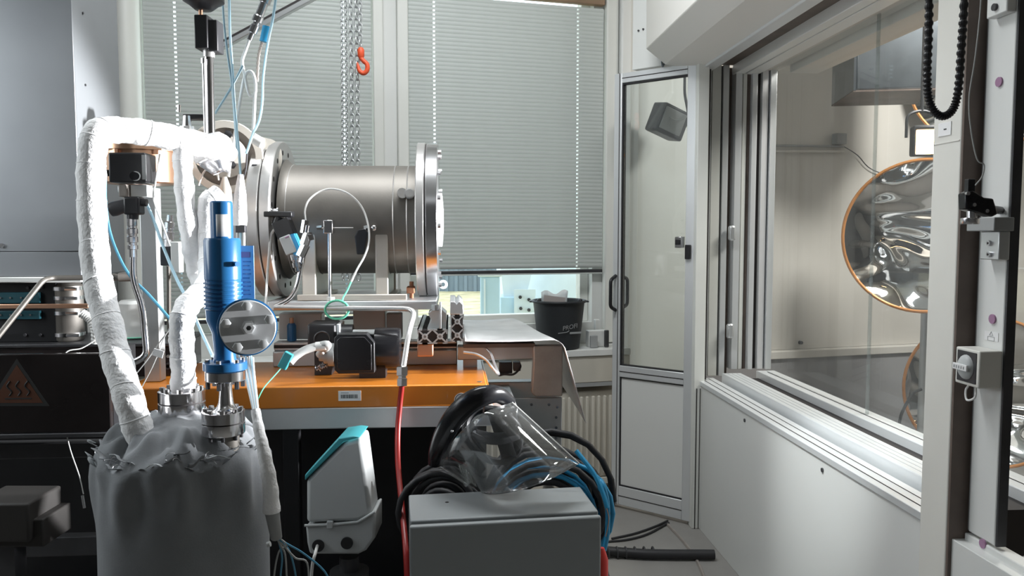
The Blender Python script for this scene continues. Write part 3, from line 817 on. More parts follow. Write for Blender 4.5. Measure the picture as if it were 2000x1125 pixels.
for k in range(5):
    part('worn_print', MB(ROOM).span(x0 - 0.0190, x0 - 0.0185, my + hy * (0.40 - 0.2 * k), my + hy * (0.50 - 0.2 * k), mz - hz * 0.07, mz + hz * 0.08), 'mid_grey', es)
part('cable', MB().tube(smooth_path([ROOM.w(x0 + 0.015, yr0 + 0.03, z0), ROOM.w(x0 + 0.01, yr0 + 0.025, z0 - 0.025), ROOM.w(x0 + 0.005, yr0 + 0.045, z0 - 0.035), ROOM.w(x0 + 0.008, yr0 + 0.055, z0 - 0.015), ROOM.w(x0 + 0.012, yr0 + 0.05, z0)], 5), 0.0025, 8), 'cable_white', es)

# aluminium clamp block with two screws, camera bracket with knurled knob
q = ROOM.onX(1953, 480, 1.236); yq = q.y
xb = ROOM.onY(1918, 480, yq + 0.01).x
q0 = ROOM.onX(1950, 508, 1.212); q1 = ROOM.onX(1916, 452, 1.212)
cl = thing('clamp_block', 'aluminium clamp block with two screws under the black camera bracket', 'clamp', ROOM.w(1.22, (q0.y + q1.y) / 2, q0.z))
part('block', MB(ROOM).span(1.212, 1.2375, q0.y, q1.y, q0.z, q1.z), 'alu', cl, bevel=0.002)
for py in (475, 497):
    s = ROOM.onX(1934, py, 1.212)
    part('screw', MB(ROOM).cyl((1.213, s.y, s.z), (1.206, s.y, s.z), 0.0062, seg=14), 'bright_steel', cl)
    part('hex_socket', MB(ROOM).cyl((1.2062, s.y, s.z), (1.2056, s.y, s.z), 0.003, seg=6), 'dark_gap', cl)
g0 = ROOM.onX(1963, 452, 1.212); g1 = ROOM.onX(1906, 426, 1.212)
part('bridge', MB(ROOM).span(1.190, 1.2375, q0.y - 0.012, q1.y + 0.02, q1.z + 0.0005, g1.z), 'mid_grey', cl, bevel=0.002)
k0 = P(1894, 438, 1.70); k1 = P(1894, 415, 1.70)
cbk = thing('camera_bracket', 'black jointed camera bracket on the aluminium post panel', 'bracket', P(1900, 425, 1.70))
poly = [(1883, 378), (1897, 371), (1920, 386), (1938, 388), (1947, 418), (1935, 424), (1884, 409)]
pw = [P(x, y, 1.69) for x, y in poly]
part('arm', MB().prism([(q.x, q.z) for q in pw], ((1, 0, 0), (0, 0, 1)), (0, 1.685, 0), (0, 0.03, 0)), 'black_gloss', cbk, bevel=0.003)
part('mast', MB().span(P(1884, 400, 1.7).x, P(1899, 400, 1.7).x, 1.69, 1.705, P(1884, 400, 1.7).z, P(1884, 350, 1.7).z), 'black_plastic', cbk, bevel=0.002)
for x, y in ((1901, 400), (1889, 378), (1926, 412)):
    s = P(x, y, 1.684)
    part('screw', MB().cyl((s.x, 1.686, s.z), (s.x, 1.679, s.z), 0.004, seg=12), 'bright_steel', cbk)
part('wall_arm', MB().cyl(P(1930, 408, 1.70), ROOM.w(1.2375, 1.72, P(1930, 408, 1.70).z), 0.009, seg=12), 'black_plastic', cbk)
part('knob_stem', MB().cyl(P(1898, 412, 1.70), P(1898, 428, 1.70), 0.010, seg=16), 'bright_steel', cbk)
part('knob', MB().lathe(P(1894, 438, 1.70), (0, 0, 1), [(0, 0.017), (0.002, 0.0185), (0.012, 0.0185), (0.0135, 0.017)], 24), 'bright_steel', cbk)
# upper clamp at the frame edge
q0 = ROOM.onX(1966, 22, 1.214); q1 = ROOM.onX(1930, -60, 1.214)
ucl = thing('panel_clamp', 'white clamp plate with one screw at the top of the post panel', 'clamp', ROOM.w(1.22, q0.y, q0.z))
part('plate', MB(ROOM).span(1.214, 1.2375, q0.y, q1.y, q0.z, q1.z), 'white_lacquer', ucl, bevel=0.003)
s = ROOM.onX(1945, 14, 1.214)
part('screw', MB(ROOM).cyl((1.2145, s.y, s.z), (1.208, s.y, s.z), 0.008, seg=14), 'dark_metal', ucl)
# printed safety sticker on the panel
q0 = ROOM.onX(1950, 668, 1.238); q1 = ROOM.onX(1924, 646, 1.238)
sk = thing('safety_sticker', 'small clear safety sticker with triangle above the push button box', 'sticker', ROOM.w(1.237, (q0.y + q1.y) / 2, q0.z))
part('film', MB(ROOM).span(1.2370, 1.2378, q0.y, q1.y, q0.z, q1.z), 'label_white', sk)
cy, cz = (q0.y + q1.y) / 2, (q0.z + q1.z) / 2
def wire(pts): return MB(ROOM).tube([(1.2366, y, z) for y, z in pts], 0.0006, 5, closed=True)
part('triangle', wire([(cy - 0.006, cz + 0.002), (cy + 0.006, cz + 0.002), (cy, cz + 0.011)]), 'mid_grey', sk)
part('text_frame', wire([(cy - 0.011, cz - 0.010), (cy + 0.011, cz - 0.010), (cy + 0.011, cz - 0.001), (cy - 0.011, cz - 0.001)]), 'mid_grey', sk)
# ================================================================== BENCH, CHAMBER AND DRIVES
def R(px, py, yr):
    return ROOM.w(*ROOM.onY(px, py, yr))
def L(px, py, yr):
    return ROOM.onY(px, py, yr)
def S(px, yr):
    return px * yr / F_PX
EX, EY, EZ = ROOM.ex, ROOM.ey, Vector((0, 0, 1))

# ---- orange machine beam on an aluminium base, black cabinet added for the shade below
YB = 2.50
a = L(236, 750, YB); b = L(951, 750, YB); ZO = b.z; zo0 = L(700, 796, YB).z
ob = thing('machine_beam', 'long orange machine beam carrying the steel chamber', 'beam', ROOM.w((a.x + b.x) / 2, YB + 0.25, zo0))
part('housing', MB(ROOM).span(a.x, b.x, YB, YB + 0.50, zo0, ZO), 'orange_paint', ob, bevel=0.004)
part('end_cap', MB(ROOM).span(b.x, b.x + 0.006, YB + 0.004, YB + 0.496, zo0 + 0.003, ZO - 0.003), 'orange_paint', ob, bevel=0.002)
s = L(932, 742, YB)
part('drill_hole', MB(ROOM).cyl((L(937, 738, YB + .03).x, YB + 0.04, ZO - 0.001), (L(937, 738, YB + .03).x, YB + 0.04, ZO + 0.0008), 0.008, seg=14), 'brown_channel', ob)
l0, l1 = L(661, 783, YB), L(705, 763, YB)
lb = part('bar_code_label', MB(ROOM).span(l0.x, l1.x, YB - 0.0012, YB - 0.0002, l0.z, l1.z), 'label_white', ob)
for k in range(18):
    x = l0.x + S(5 + k * 1.85, YB)
    wd = S(random.choice((0.6, 0.9, 1.2)), YB)
    part('bar', MB(ROOM).span(x, x + wd, YB - 0.0018, YB - 0.0012, l0.z + S(5, YB), l0.z + S(12.5, YB)), 'print_black', lb)
part('lettering', MB(ROOM).span(l0.x + S(5, YB), l0.x + S(20, YB), YB - 0.0018, YB - 0.0012, l1.z - S(4.5, YB), l1.z - S(3, YB)), 'mid_grey', lb)
c = L(901, 781, YB)
em = part('round_emblem', MB(ROOM).cyl((c.x, YB - 0.0002, c.z), (c.x, YB - 0.0014, c.z), S(14, YB), seg=28), 'label_white', ob)
part('emblem_ring', MB(ROOM).ring((c.x, YB - 0.0014, c.z), (0, 1, 0), S(12, YB), 0.0012, 28, 6), 'print_black', em)
part('emblem_mark', MB(ROOM).prism([(-0.004, -0.006), (0.004, -0.006), (0.0015, 0.012), (-0.0015, 0.012)], ((1, 0, 0), (0, 0, 1)), (c.x + 0.002, YB - 0.0014, c.z), (0, -0.0006, 0)), 'print_black', em)
part('emblem_mark', MB(ROOM).prism([(-0.013, -0.010), (0.013, -0.010), (0.009, -0.006), (-0.009, -0.006)], ((1, 0, 0), (0, 0, 1)), (c.x, YB - 0.0014, c.z), (0, -0.0006, 0)), 'print_black', em)

zb0 = L(700, 838, YB).z
xr_end = L(1096, 820, 2.80).x
fr = thing('base_frame', 'aluminium base frame channel under the orange beam', 'frame', ROOM.w((a.x + b.x) / 2, YB + 0.25, zb0))
part('front_channel', MB(ROOM).span(a.x - 0.02, b.x + 0.02, YB + 0.006, YB + 0.06, zb0, zo0 - 0.0005), 'alu_brushed', fr, bevel=0.004)
part('rear_channel', MB(ROOM).span(a.x - 0.02, xr_end, 2.90, 2.96, zb0, zo0 - 0.0005), 'alu_brushed', fr, bevel=0.004)
ep = part('end_plate', MB(ROOM).span(b.x + 0.10, xr_end, 2.78, 2.80, L(1050, 872, 2.78).z, L(1050, 777, 2.78).z), 'alu_dull', fr, bevel=0.003)
for px, py in ((1038, 790), (1072, 790), (1088, 795), (1086, 815), (1086, 835), (1086, 855)):
    q = L(px, py, 2.78)
    part('screw', MB(ROOM).cyl((q.x, 2.781, q.z), (q.x, 2.776, q.z), 0.005, seg=10), 'bright_steel', ep)
part('cross_member', MB(ROOM).span(b.x + 0.021, b.x + 0.10, 2.52, 2.95, zb0, zo0 - 0.01), 'alu_dull', fr, bevel=0.003)
cbn = thing('shade_cabinet', 'black open cabinet added as the shade under the aluminium frame', 'cabinet', ROOM.w(-0.3, 2.95, 0))
part('back_panel', MB(ROOM).span(a.x - 0.7, b.x + 0.02, 3.02, 3.05, 0.0, zb0 - 0.001), 'black_plastic', cbn)  # black sheet added to give the darkness under the bench
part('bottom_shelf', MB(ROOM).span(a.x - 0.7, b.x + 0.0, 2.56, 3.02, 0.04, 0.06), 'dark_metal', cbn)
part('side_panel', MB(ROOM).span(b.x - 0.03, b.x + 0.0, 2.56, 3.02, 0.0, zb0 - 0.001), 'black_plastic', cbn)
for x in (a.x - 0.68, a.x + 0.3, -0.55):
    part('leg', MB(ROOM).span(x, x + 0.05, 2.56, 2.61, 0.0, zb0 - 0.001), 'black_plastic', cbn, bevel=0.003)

# ---- linear rails and grey blocks between the beam and the plate
ZP = 1.222; YP = 2.76
r0, r1 = L(535, 690, 2.90), L(960, 690, 2.90)
rs = thing('linear_rail', 'grey linear guide rail lying on the orange beam behind the motors', 'rail', ROOM.w((r0.x + r1.x) / 2, 2.9, ZO))
zr = ZO + 0.0005
part('rail_base', MB(ROOM).span(r0.x, L(893, 690, 2.9).x, 2.88, 2.99, zr, zr + 0.055), 'alu_dull', rs, bevel=0.004)
part('rail_top', MB(ROOM).span(r0.x, L(893, 690, 2.9).x, 2.90, 2.97, zr + 0.055, zr + 0.085), 'alu_brushed', rs, bevel=0.004)
part('rail_slot', MB(ROOM).span(r0.x, L(893, 690, 2.9).x, 2.8995, 2.9, zr + 0.064, zr + 0.076), 'dark_gap', rs)
def rbox(name, label, cat, x0, x1, y0, y1, yr, dep, m, bev=0.004, zmin=None):
    p0, p1 = L(x0, y1, yr), L(x1, y0, yr)
    return tag(part(name, MB(ROOM).span(p0.x, p1.x, yr, yr + dep, p0.z if zmin is None else zmin, p1.z), m, bevel=bev), label, cat)
ztop = zr + 0.0855
rbox('stage_block', 'light grey block under the left end of the mounting plate', 'block', 545, 628, 612, 662, 2.985, 0.08, 'lgrey_plastic', zmin=ztop)
rbox('stage_block', 'light grey sloped stage block behind the two motors', 'block', 690, 752, 605, 660, 2.985, 0.10, 'lgrey_plastic', zmin=ztop)
rbox('stage_block', 'darker grey stage block left of the bent steel tube', 'block', 755, 785, 612, 668, 2.98, 0.05, 'mid_grey', zmin=ztop)
sb_ = thing('sample_bottle', 'small dark blue bottle standing under the mounting plate', 'bottle', R(570, 661, 2.93))
q = R(570, 661, 2.935); q.z = ztop
part('body', MB().lathe(q, EZ, [(0, 0.014), (0.003, 0.017), (0.058, 0.017), (0.066, 0.012)], 18), 'blue_paint', sb_)
part('neck', MB().lathe(q + EZ * 0.066, EZ, [(0, 0.008), (0.02, 0.008)], 14), 'copper', sb_)

# ---- black servo motors
def motor(label, px, py, yr, ln, r, boxy):
    c = R(px, py, yr)
    t = thing('servo_motor', label, 'motor', Vector((c.x, c.y, ZO + 0.001)))
    if boxy:      # round body lying along x with a square terminal box in front
        p0 = c - EX * ln * 0.30; p1 = c + EX * ln * 0.52
        part('body', MB().lathe(p0, EX, [(0, r * 0.55), (0.012, r * 0.78), (0.03, r * 0.82), (ln * 0.42, r * 0.82), (ln * 0.44, r), (ln * 0.78, r), (ln * 0.82, r * 0.94), (ln * 0.83, r * 0.5)], 32), 'black_gloss', t)
        bxm = MB(ROOM); k = ROOM.l(c)
        w = r * 0.95
        oct_ = [(-w, -w * .8), (-w * .8, -w), (w * .95, -w), (w, -w * .95), (w, w * .55), (w * .6, w), (-w * .8, w), (-w, w * .8)]
        part('terminal_box', bxm.prism(oct_, ((1, 0, 0), (0, 0, 1)), (k.x - ln * 0.14, k.y - r * 1.25, k.z - 0.006), (0, r * 0.8, 0)), 'black_plastic', t, bevel=0.004)
        part('box_lid', MB(ROOM).prism([(x * 0.86, z * 0.86) for x, z in oct_], ((1, 0, 0), (0, 0, 1)), (k.x - ln * 0.14, k.y - r * 1.25 - 0.005, k.z - 0.006), (0, 0.005, 0)), 'black_gloss', t, bevel=0.002)
        part('type_plate', MB().box(c + EX * (-ln * 0.02) + EZ * (r * 0.80) - EY * 0.02, (ln * 0.36, 0.03, 0.006), Matrix.Rotation(ROOM.a, 3, 'Z') @ Matrix.Rotation(0.45, 3, 'X')), 'mid_grey', t)
        gl = c - EX * (ln * 0.14 + w + 0.001) - EY * r * 0.85 - EZ * 0.012
        part('cable_gland', MB().lathe(gl, -EX, [(0, r * .55), (0.02, r * .55), (0.021, r * .42), (0.035, r * .42), (0.036, r * .32), (0.05, r * .30)], 14), 'mid_grey', t)
        part('foot', MB(ROOM).span(k.x - ln * 0.1, k.x + ln * 0.3, k.y - r * 0.5, k.y + r * 0.5, ZO + 0.001, k.z - r * 0.7), 'black_plastic', t)
        return gl - EX * 0.05
    k = ROOM.l(c)
    part('body', MB(ROOM).span(k.x - r, k.x + r, k.y, k.y + ln, k.z - r, k.z + r), 'black_plastic', t, bevel=0.008)
    part('face_ring', MB(ROOM).ring((k.x + r * .05, k.y - 0.001, k.z - r * .1), (0, 1, 0), r * 0.55, 0.003, 28, 6), 'dark_metal', t)
    part('flange', MB(ROOM).span(k.x + r, k.x + r + 0.012, k.y + 0.01, k.y + ln, k.z - r * 0.9, k.z + r * 0.95), 'alu', t, bevel=0.003)
    part('end_bell', MB().cyl(c + EX * (r + 0.012) + EY * ln * 0.5, c + EX * (r + 0.05) + EY * ln * 0.5, r * 0.8, seg=22), 'black_plastic', t)
    part('foot', MB(ROOM).span(k.x - r * .6, k.x + r * .6, k.y + 0.02, k.y + ln - 0.01, ZO + 0.001, k.z - r), 'black_plastic', t)
gland = motor('large black servo motor lying on the orange beam', 716, 680, 2.66, 0.215, 0.068, True)
motor('smaller square black motor left of the large one', 628, 660, 2.68, 0.13, 0.047, False)
cbm = thing('motor_cable', 'grey motor cable running from the large black motor to the left', 'cable', R(600, 700, 2.6))
pts = smooth_path([gland, R(640, 674, 2.56), R(622, 676, 2.56), R(598, 683, 2.55), R(578, 695, 2.54), R(566, 708, 2.53)], 6)
part('sheath', MB().tube(pts, S(8, 2.55), 12), 'cable_grey', cbm)
part('wrap_tape', MB().tube([R(636, 675, 2.56), R(617, 677, 2.56)], S(9, 2.55), 12), 'cable_white', cbm)
part('tie_end', MB().ball(R(631, 690, 2.545), S(2.5, 2.55)), 'cable_white', cbm)
gp = thing('green_plug', 'green cable plug hanging off the grey motor cable', 'plug', R(556, 710, 2.52))
part('body', MB().box(R(558, 704, 2.525), (S(18, 2.5), 0.018, S(34, 2.5)), Matrix.Rotation(math.radians(28), 3, 'Y')), 'teal_plastic', gp, bevel=0.003)
part('lead', MB().tube(smooth_path([R(550, 718, 2.52), R(535, 735, 2.5), R(515, 758, 2.47), R(502, 785, 2.44), R(498, 800, 2.42)], 6), 0.0018, 6), 'cable_green', gp)
tl = thing('foil_tag', 'crumpled silver foil tag on the orange beam left of the motor', 'tag', R(628, 722, 2.62))
for k, (dx, dy) in enumerate(((0, 0), (6, -3), (-7, 2))):
    q = R(628 + dx, 717 + dy, 2.62)
    part('fold', MB().grid(lambda u, v: q + EX * (0.018 * (u - .5)) + EZ * (0.012 * (v - .5) + 0.004 * math.sin(9 * u + k)) + EY * 0.008 * math.sin(7 * v + 3 * u + k), 6, 5), 'tape_silver', tl, solid=0.0006)

# ---- mounting plate on T-slot profiles
p0, p1 = L(522, 590, YP), L(853, 590, YP)
mp = part('mounting_plate', MB(ROOM).span(p0.x, p1.x, YP, YP + 0.50, ZP - 0.032, ZP - 0.001), 'alu_brushed', bevel=0.003)
tag(mp, 'thick aluminium mounting plate under the steel chamber', 'plate')
def tslot(label, x0, x1, y0, y1, yr, ln, nx, nz):
    q0, q1 = L(x0, y1, yr), L(x1, y0, yr)
    w = (q1.x - q0.x) / nx; h = (q1.z - q0.z) / nz
    t = thing('t_slot_profile', label, 'profile', ROOM.w((q0.x + q1.x) / 2, yr, q0.z), 'aluminium profiles carrying the plate')
    part('core', MB(ROOM).span(q0.x + w * .08, q1.x - w * .08, yr + 0.004, yr + ln, q0.z + h * .08, q1.z - h * .08), 'dark_gap', t)
    for i in range(nx):
        for j in range(nz):
            cx, cz = q0.x + w * (i + .5), q0.z + h * (j + .5)
            for s in (-1, 1):
                d = math.hypot(w, h) * 0.92
                rot = Matrix.Rotation(s * math.atan2(h, w), 3, 'Y')
                part('web', MB(ROOM).box((cx, yr + ln / 2, cz), (d, ln, w * 0.10), rot), 'alu_dull', t)
            part('core_tube', MB(ROOM).cyl((cx, yr - 0.001, cz), (cx, yr + ln, cz), w * 0.2, seg=14, inner=w * 0.1), 'alu_dull', t)
    for i in range(nx * 2):                                   # outer lips left and right of every slot
        for z, dz in ((q0.z, 1), (q1.z, -1)):
            x = q0.x + w * i / 2 + (0 if i % 2 == 0 else w * 0.18)
            part('lip', MB(ROOM).span(x, x + w * 0.32, yr, yr + ln, z, z + dz * h * .09), 'alu', t)
    for j in range(nz * 2):
        for x, dx in ((q0.x, 1), (q1.x, -1)):
            z = q0.z + h * j / 2 + (0 if j % 2 == 0 else h * 0.18)
            part('lip', MB(ROOM).span(x, x + dx * w * .09, yr, yr + ln, z, z + h * 0.32), 'alu', t)
    return t
tslot('wide aluminium T-slot profile with two bores below the plate end', 815, 874, 643, 672, 2.70, 0.50, 2, 1)
tslot('upright aluminium T-slot profile standing right of the plate', 880, 906, 615, 668, 2.70, 0.50, 1, 2)
sp = thing('clamp_bracket', 'bright machined clamp on top of the upright T-slot profile', 'bracket', R(892, 614, 2.72))
q0, q1 = L(879, 614.5, 2.70), L(905, 589, 2.70)
part('body', MB(ROOM).prism([(q0.x, q0.z), (q1.x, q0.z), (q1.x, q1.z - 0.012), (q1.x - 0.012, q1.z), ((q0.x + q1.x) / 2 + 0.006, q1.z), ((q0.x + q1.x) / 2, q1.z - 0.01), ((q0.x + q1.x) / 2 - 0.006, q1.z), (q0.x, q1.z)], ((1, 0, 0), (0, 0, 1)), (0, 2.70, 0), (0, 0.30, 0)), 'alu', sp, bevel=0.002)
ft = thing('levelling_block', 'angled aluminium spacer block between plate and T-slot profile', 'block', R(848, 642, 2.72))
q = [L(x, y, 2.72) for x, y in ((834, 642.5), (872, 642.5), (872, 612), (862, 603), (848, 603), (836, 612), (842, 625))]
part('block', MB(ROOM).prism([(k.x, k.z) for k in q], ((1, 0, 0), (0, 0, 1)), (0, 2.72, 0), (0, 0.1, 0)), 'lgrey_plastic', ft, bevel=0.002)
part('bolt', MB().cyl(R(850, 606, 2.715), R(850, 595, 2.715), 0.014, seg=6), 'bright_steel', ft)
part('side_plate', MB(ROOM).span(L(858, 640, 2.70).x, L(862, 640, 2.70).x, 2.70, 2.72, L(858, 642, 2.7).z, L(858, 590, 2.7).z), 'alu', ft, bevel=0.001)
ob_ = rbox('copper_block', 'small copper coloured block under the wide T-slot profile', 'block', 815, 846, 672.5, 697, 2.71, 0.06, 'copper', zmin=None)

# ---- vacuum chamber
YC = 2.98
cc = L(700, 428, YC); ZC = ZP + S(147, YC)
def cx(px): return L(px, 428, YC).x
RB_, RF = S(103, YC), S(147, YC)
ch = thing('vacuum_chamber', 'large horizontal stainless steel vacuum chamber with bolted end flanges', 'chamber', ROOM.w(cc.x, YC, ZP))
AX = lambda x: (x, YC, ZC)
part('shell', MB(ROOM).lathe(AX(cx(565)), (1, 0, 0), [(0, RB_ + 0.02), (0.012, RB_ + 0.006), (0.03, RB_), (cx(815) - cx(565), RB_)], 64, caps=False), 'steel_sat', ch, smooth=60)
for px in (578, 775, 800):
    part('weld_seam', MB(ROOM).ring(AX(cx(px)), (1, 0, 0), RB_ + 0.0005, 0.0022, 64, 6), 'steel', ch)
def flange(x0, x1, r, m='steel', inner=None):
    return part('flange', MB(ROOM).lathe(AX(x0), (1, 0, 0), [(0, r - 0.003), (0.003, r), (x1 - x0 - 0.003, r), (x1 - x0, r - 0.003)], 72, inner=inner), m, ch, smooth=30)
f1 = flange(cx(541) + 0.0, cx(560), RF, inner=RB_ - 0.004)
f2 = flange(cx(517), cx(539), RF * 1.0)
part('gasket', MB(ROOM).lathe(AX(cx(539) + 0.0002), (1, 0, 0), [(0, RF * .985), (cx(541) - cx(539) - 0.0004, RF * .985)], 60), 'dark_gap', ch)
f3 = flange(cx(817), cx(833), RF, inner=RB_ - 0.004)
f4 = flange(cx(835), cx(857), RF, 'bright_steel')
part('gasket', MB(ROOM).lathe(AX(cx(833) + 0.0002), (1, 0, 0), [(0, RF * .985), (cx(835) - cx(833) - 0.0004, RF * .985)], 60), 'dark_gap', ch)
def bolts(x, sgn, r, n, parent, off=0.2, rb=0.0085, ln=0.010, m='bright_steel'):
    b0 = None
    for k in range(n):
        an = off + 2 * PI * k / n
        y, z = YC + r * math.cos(an), ZC + r * math.sin(an)
        part('bolt', MB(ROOM).cyl((x, y, z), (x + sgn * ln, y, z), rb, seg=6 if m != 'dark_gap' else 12), m, parent)
bolts(cx(560), 1, RF * 0.86, 16, f1, m='dark_gap', rb=0.009, ln=0.001)
bolts(cx(857), 1, RF * 0.88, 16, f4, 0.1)
bolts(cx(517), -1, RF * 0.88, 16, f2, 0.1)
part('clamp_screw', MB(ROOM).lathe((cx(552), YC - RF * .82, ZC + 0.025), (1, 0, 0), [(0, .012), (.006, .012), (.007, .009), (.03, .009), (.031, .013), (.036, .013)], 16), 'bright_steel', ch)
part('side_port', MB(ROOM).lathe((cx(790), YC - RB_ * 0.93, ZC + 0.085), (0.3, -1, 0.2), [(0, .014), (.012, .014), (.013, .018), (.02, .018)], 18), 'steel', ch)
part('side_port', MB(ROOM).lathe((cx(806), YC - RB_ * 0.93, ZC + 0.085), (0.0, -1, 0.2), [(0, .018), (.018, .018), (.019, .014), (.02, .014)], 18), 'steel', ch)
# hub and inspection fitting on the right end face
part('end_boss', MB(ROOM).lathe(AX(cx(857)), (1, 0, 0), [(0, 0.10), (0.012, 0.10), (0.014, 0.09), (0.018, 0.04)], 40), 'glass_wool', ch)
part('lifting_eye', MB(ROOM).ring((cx(862) + 0.006, YC - 0.06, ZP + 0.045), (0, 1, 0), 0.012, 0.005, 20, 8), 'cable_white', ch)
# saddles
def saddle(px0, px1, label):
    x0, x1 = cx(px0), cx(px1)
    n = 10; w = RB_ * 0.92
    prof = [(-w, ZP - ZC + 0.002), (w, ZP - ZC + 0.002), (w, -RB_ * .18)] + [((RB_ + .001) * math.sin(t), -(RB_ + .001) * math.cos(t)) for t in [1.2 - 2.4 * k / n for k in range(n + 1)]] + [(-w, -RB_ * .18)]
    prof = [(p[0], max(p[1], ZP - ZC + 0.002)) for p in prof]
    sd = thing('chamber_saddle', label, 'bracket', ROOM.w((x0 + x1) / 2, YC, ZP + 0.001), 'beige saddles under the chamber')
    part('web', MB(ROOM).prism(prof, ((0, 1, 0), (0, 0, 1)), (x0 + 0.006, YC, ZC), (x1 - x0 - 0.012, 0, 0)), 'bracket_beige', sd, bevel=0.002)
    for s, m in ((-1, 1), (1, -1)):
        part('upright', MB(ROOM).span(x0, x1, YC + s * w - 0.008, YC + s * w + 0.008, ZP + 0.001, ZC - RB_ * .18), 'bracket_beige', sd, bevel=0.003)
    part('foot', MB(ROOM).span(x0 - 0.008, x1 + 0.02, YC - w - 0.02, YC + w + 0.02, ZP + 0.0005, ZP + 0.012), 'bracket_beige', sd, bevel=0.003)
saddle(607, 632, 'beige saddle bracket under the chamber, nearer the left flange')
saddle(742, 765, 'beige saddle bracket under the chamber, nearer the right flange')
tb = part('tie_bar', MB(ROOM).span(cx(600), cx(800), YC - RB_ * .92 - 0.035, YC - RB_ * .92 - 0.021, ZP + 0.0005, ZP + 0.022), 'bracket_beige', bevel=0.003)
tag(tb, 'low beige tie bar joining the two chamber saddles in front', 'bar')
rc = thing('rust_clamp', 'rusty brown clamp piece beside the right chamber flange', 'clamp', R(805, 560, 2.95))
part('jaw', MB(ROOM).span(cx(797), cx(812), 2.84, 2.90, ZP + 0.018, ZP + 0.042), 'rust', rc, bevel=0.003)
part('bolt', MB(ROOM).cyl((cx(806), 2.86, ZP + 0.0005), (cx(806), 2.86, ZP + 0.06), 0.008, seg=10), 'rust', rc)

# ---- drooping aluminium sheet at the right, hanging plate, rails below
ZS = L(1000, 668, 2.72).z + 0.001
x0s, x1s = L(908, 668, 2.74).x, L(1100, 668, 2.74).x
def sheet(u, v):
    # v: front to rear; u: along x, last part rolls over the edge
    y = 2.74 + 0.62 * v
    xe = x1s - 0.10 * v ** 1.3
    ln = (xe - x0s); t = u * (ln + 0.27 * (1 - v) ** 0.9 + 0.03)
    sag = -0.006 * math.sin(PI * min(t / ln, 1)) + 0.004 * math.sin(5 * v + 4 * u)
    if t <= ln - 0.04:
        return (x0s + t, y, ZS + sag + 0.012 * v)
    s = t - (ln - 0.04); r = 0.05
    an = min(s / r, 1.2); rest = max(0, s - 1.2 * r)
    return (x0s + ln - 0.04 + r * math.sin(an) + rest * math.cos(1.2) * 0.75, y, ZS + sag + 0.012 * v - r * (1 - math.cos(an)) - rest * math.sin(1.2))
shp = part('metal_sheet', MB(ROOM).grid(sheet, 40, 14), 'sheet_alu', solid=0.0015, smooth=60)
tag(shp, 'thin shiny aluminium sheet bent over at the bench end', 'sheet')
su = thing('sheet_support', 'long dark and grey rails under the aluminium sheet', 'rail', R(960, 690, 2.78))
u0, u1 = L(905, 680, 2.76), L(1045, 680, 2.76)
part('dark_rail', MB(ROOM).span(u0.x, u1.x, 2.76, 3.2, ZS - 0.026, ZS - 0.013), 'brown_channel', su)
part('grey_rail', MB(ROOM).span(u0.x - 0.02, u1.x, 2.80, 2.86, ZS - 0.075, ZS - 0.0265), 'alu_dull', su, bevel=0.004)
part('rail_foot', MB(ROOM).span(u0.x, u0.x + 0.05, 2.82, 2.86, ZO + 0.0005, ZS - 0.0755), 'alu_dull', su)
q0, q1 = L(1040, 775, 2.755), L(1099, 676, 2.755)
hpz = part('hanging_plate', MB(ROOM).prism([(q0.x - 0.002, q0.z + 0.012), (q0.x + 0.010, q0.z), (q1.x, q0.z), (q1.x, q1.z), (q0.x + 0.004, q1.z), (q0.x + 0.004, q1.z - 0.05)], ((1, 0, 0), (0, 0, 1)), (0, 2.755, 0), (0, 0.05, 0)), 'brown_steel', bevel=0.004)
tag(hpz, 'brownish steel plate hanging under the bent aluminium sheet', 'plate')
sw = thing('limit_switch', 'small black limit switch under the grey rail', 'switch', R(990, 724, 2.82))
q0, q1 = L(975, 728, 2.84), L(1000, 706, 2.84)
part('case', MB(ROOM).span(q0.x, q1.x, 2.82, 2.87, q0.z, q1.z), 'black_plastic', sw, bevel=0.003)
part('side_case', MB(ROOM).span(q1.x + 0.004, q1.x + 0.03, 2.82, 2.86, q0.z + 0.008, q1.z), 'dark_metal', sw, bevel=0.003)
part('lead', MB().tube(smooth_path([R(978, 728, 2.82), R(975, 733, 2.8), R(985, 731, 2.8), R(1003, 731, 2.8), R(1016, 718, 2.82), R(1014, 708, 2.83)], 5), 0.004, 8), 'black_rubber', sw)
fc = part('foil_cable', MB().tube(smooth_path([R(905, 688, 2.70), R(930, 692, 2.70), R(948, 702, 2.70), R(960, 716, 2.70), R(974, 731, 2.72), R(966, 712, 2.74), R(958, 690, 2.76), R(944, 676, 2.78)], 6), 0.0045, 8), 'tape_silver')
tag(fc, 'silver braided cable looping below the aluminium sheet', 'cable')
# ================================================================== LEFT SIDE CABINET AND GEAR
yc = 2.70
x1c = L(148, 270, yc).x; zc = L(80, 541, yc).z
hc_ = thing('sheet_metal_housing', 'large grey sheet metal housing hanging at the left', 'housing', ROOM.w(x1c - 0.5, yc + 0.15, zc))
part('body', MB(ROOM).span(-2.35, x1c, yc + 0.012, yc + 0.36, zc, 2.95), 'housing_side', hc_, bevel=0.003)
part('front_sheet', MB(ROOM).span(-2.35, x1c + 0.002, yc, yc + 0.012, L(80, 491, yc).z, 2.95), 'panel_grey', hc_, bevel=0.002)
part('front_sheet', MB(ROOM).span(-2.35, x1c + 0.002, yc, yc + 0.012, zc + 0.002, L(80, 492, yc).z), 'panel_grey', hc_, bevel=0.002)
part('bottom_edge', MB(ROOM).span(-2.35, x1c + 0.004, yc - 0.008, yc + 0.05, zc - 0.018, zc), 'white_lacquer', hc_, bevel=0.003)
q = L(5, 480, yc)
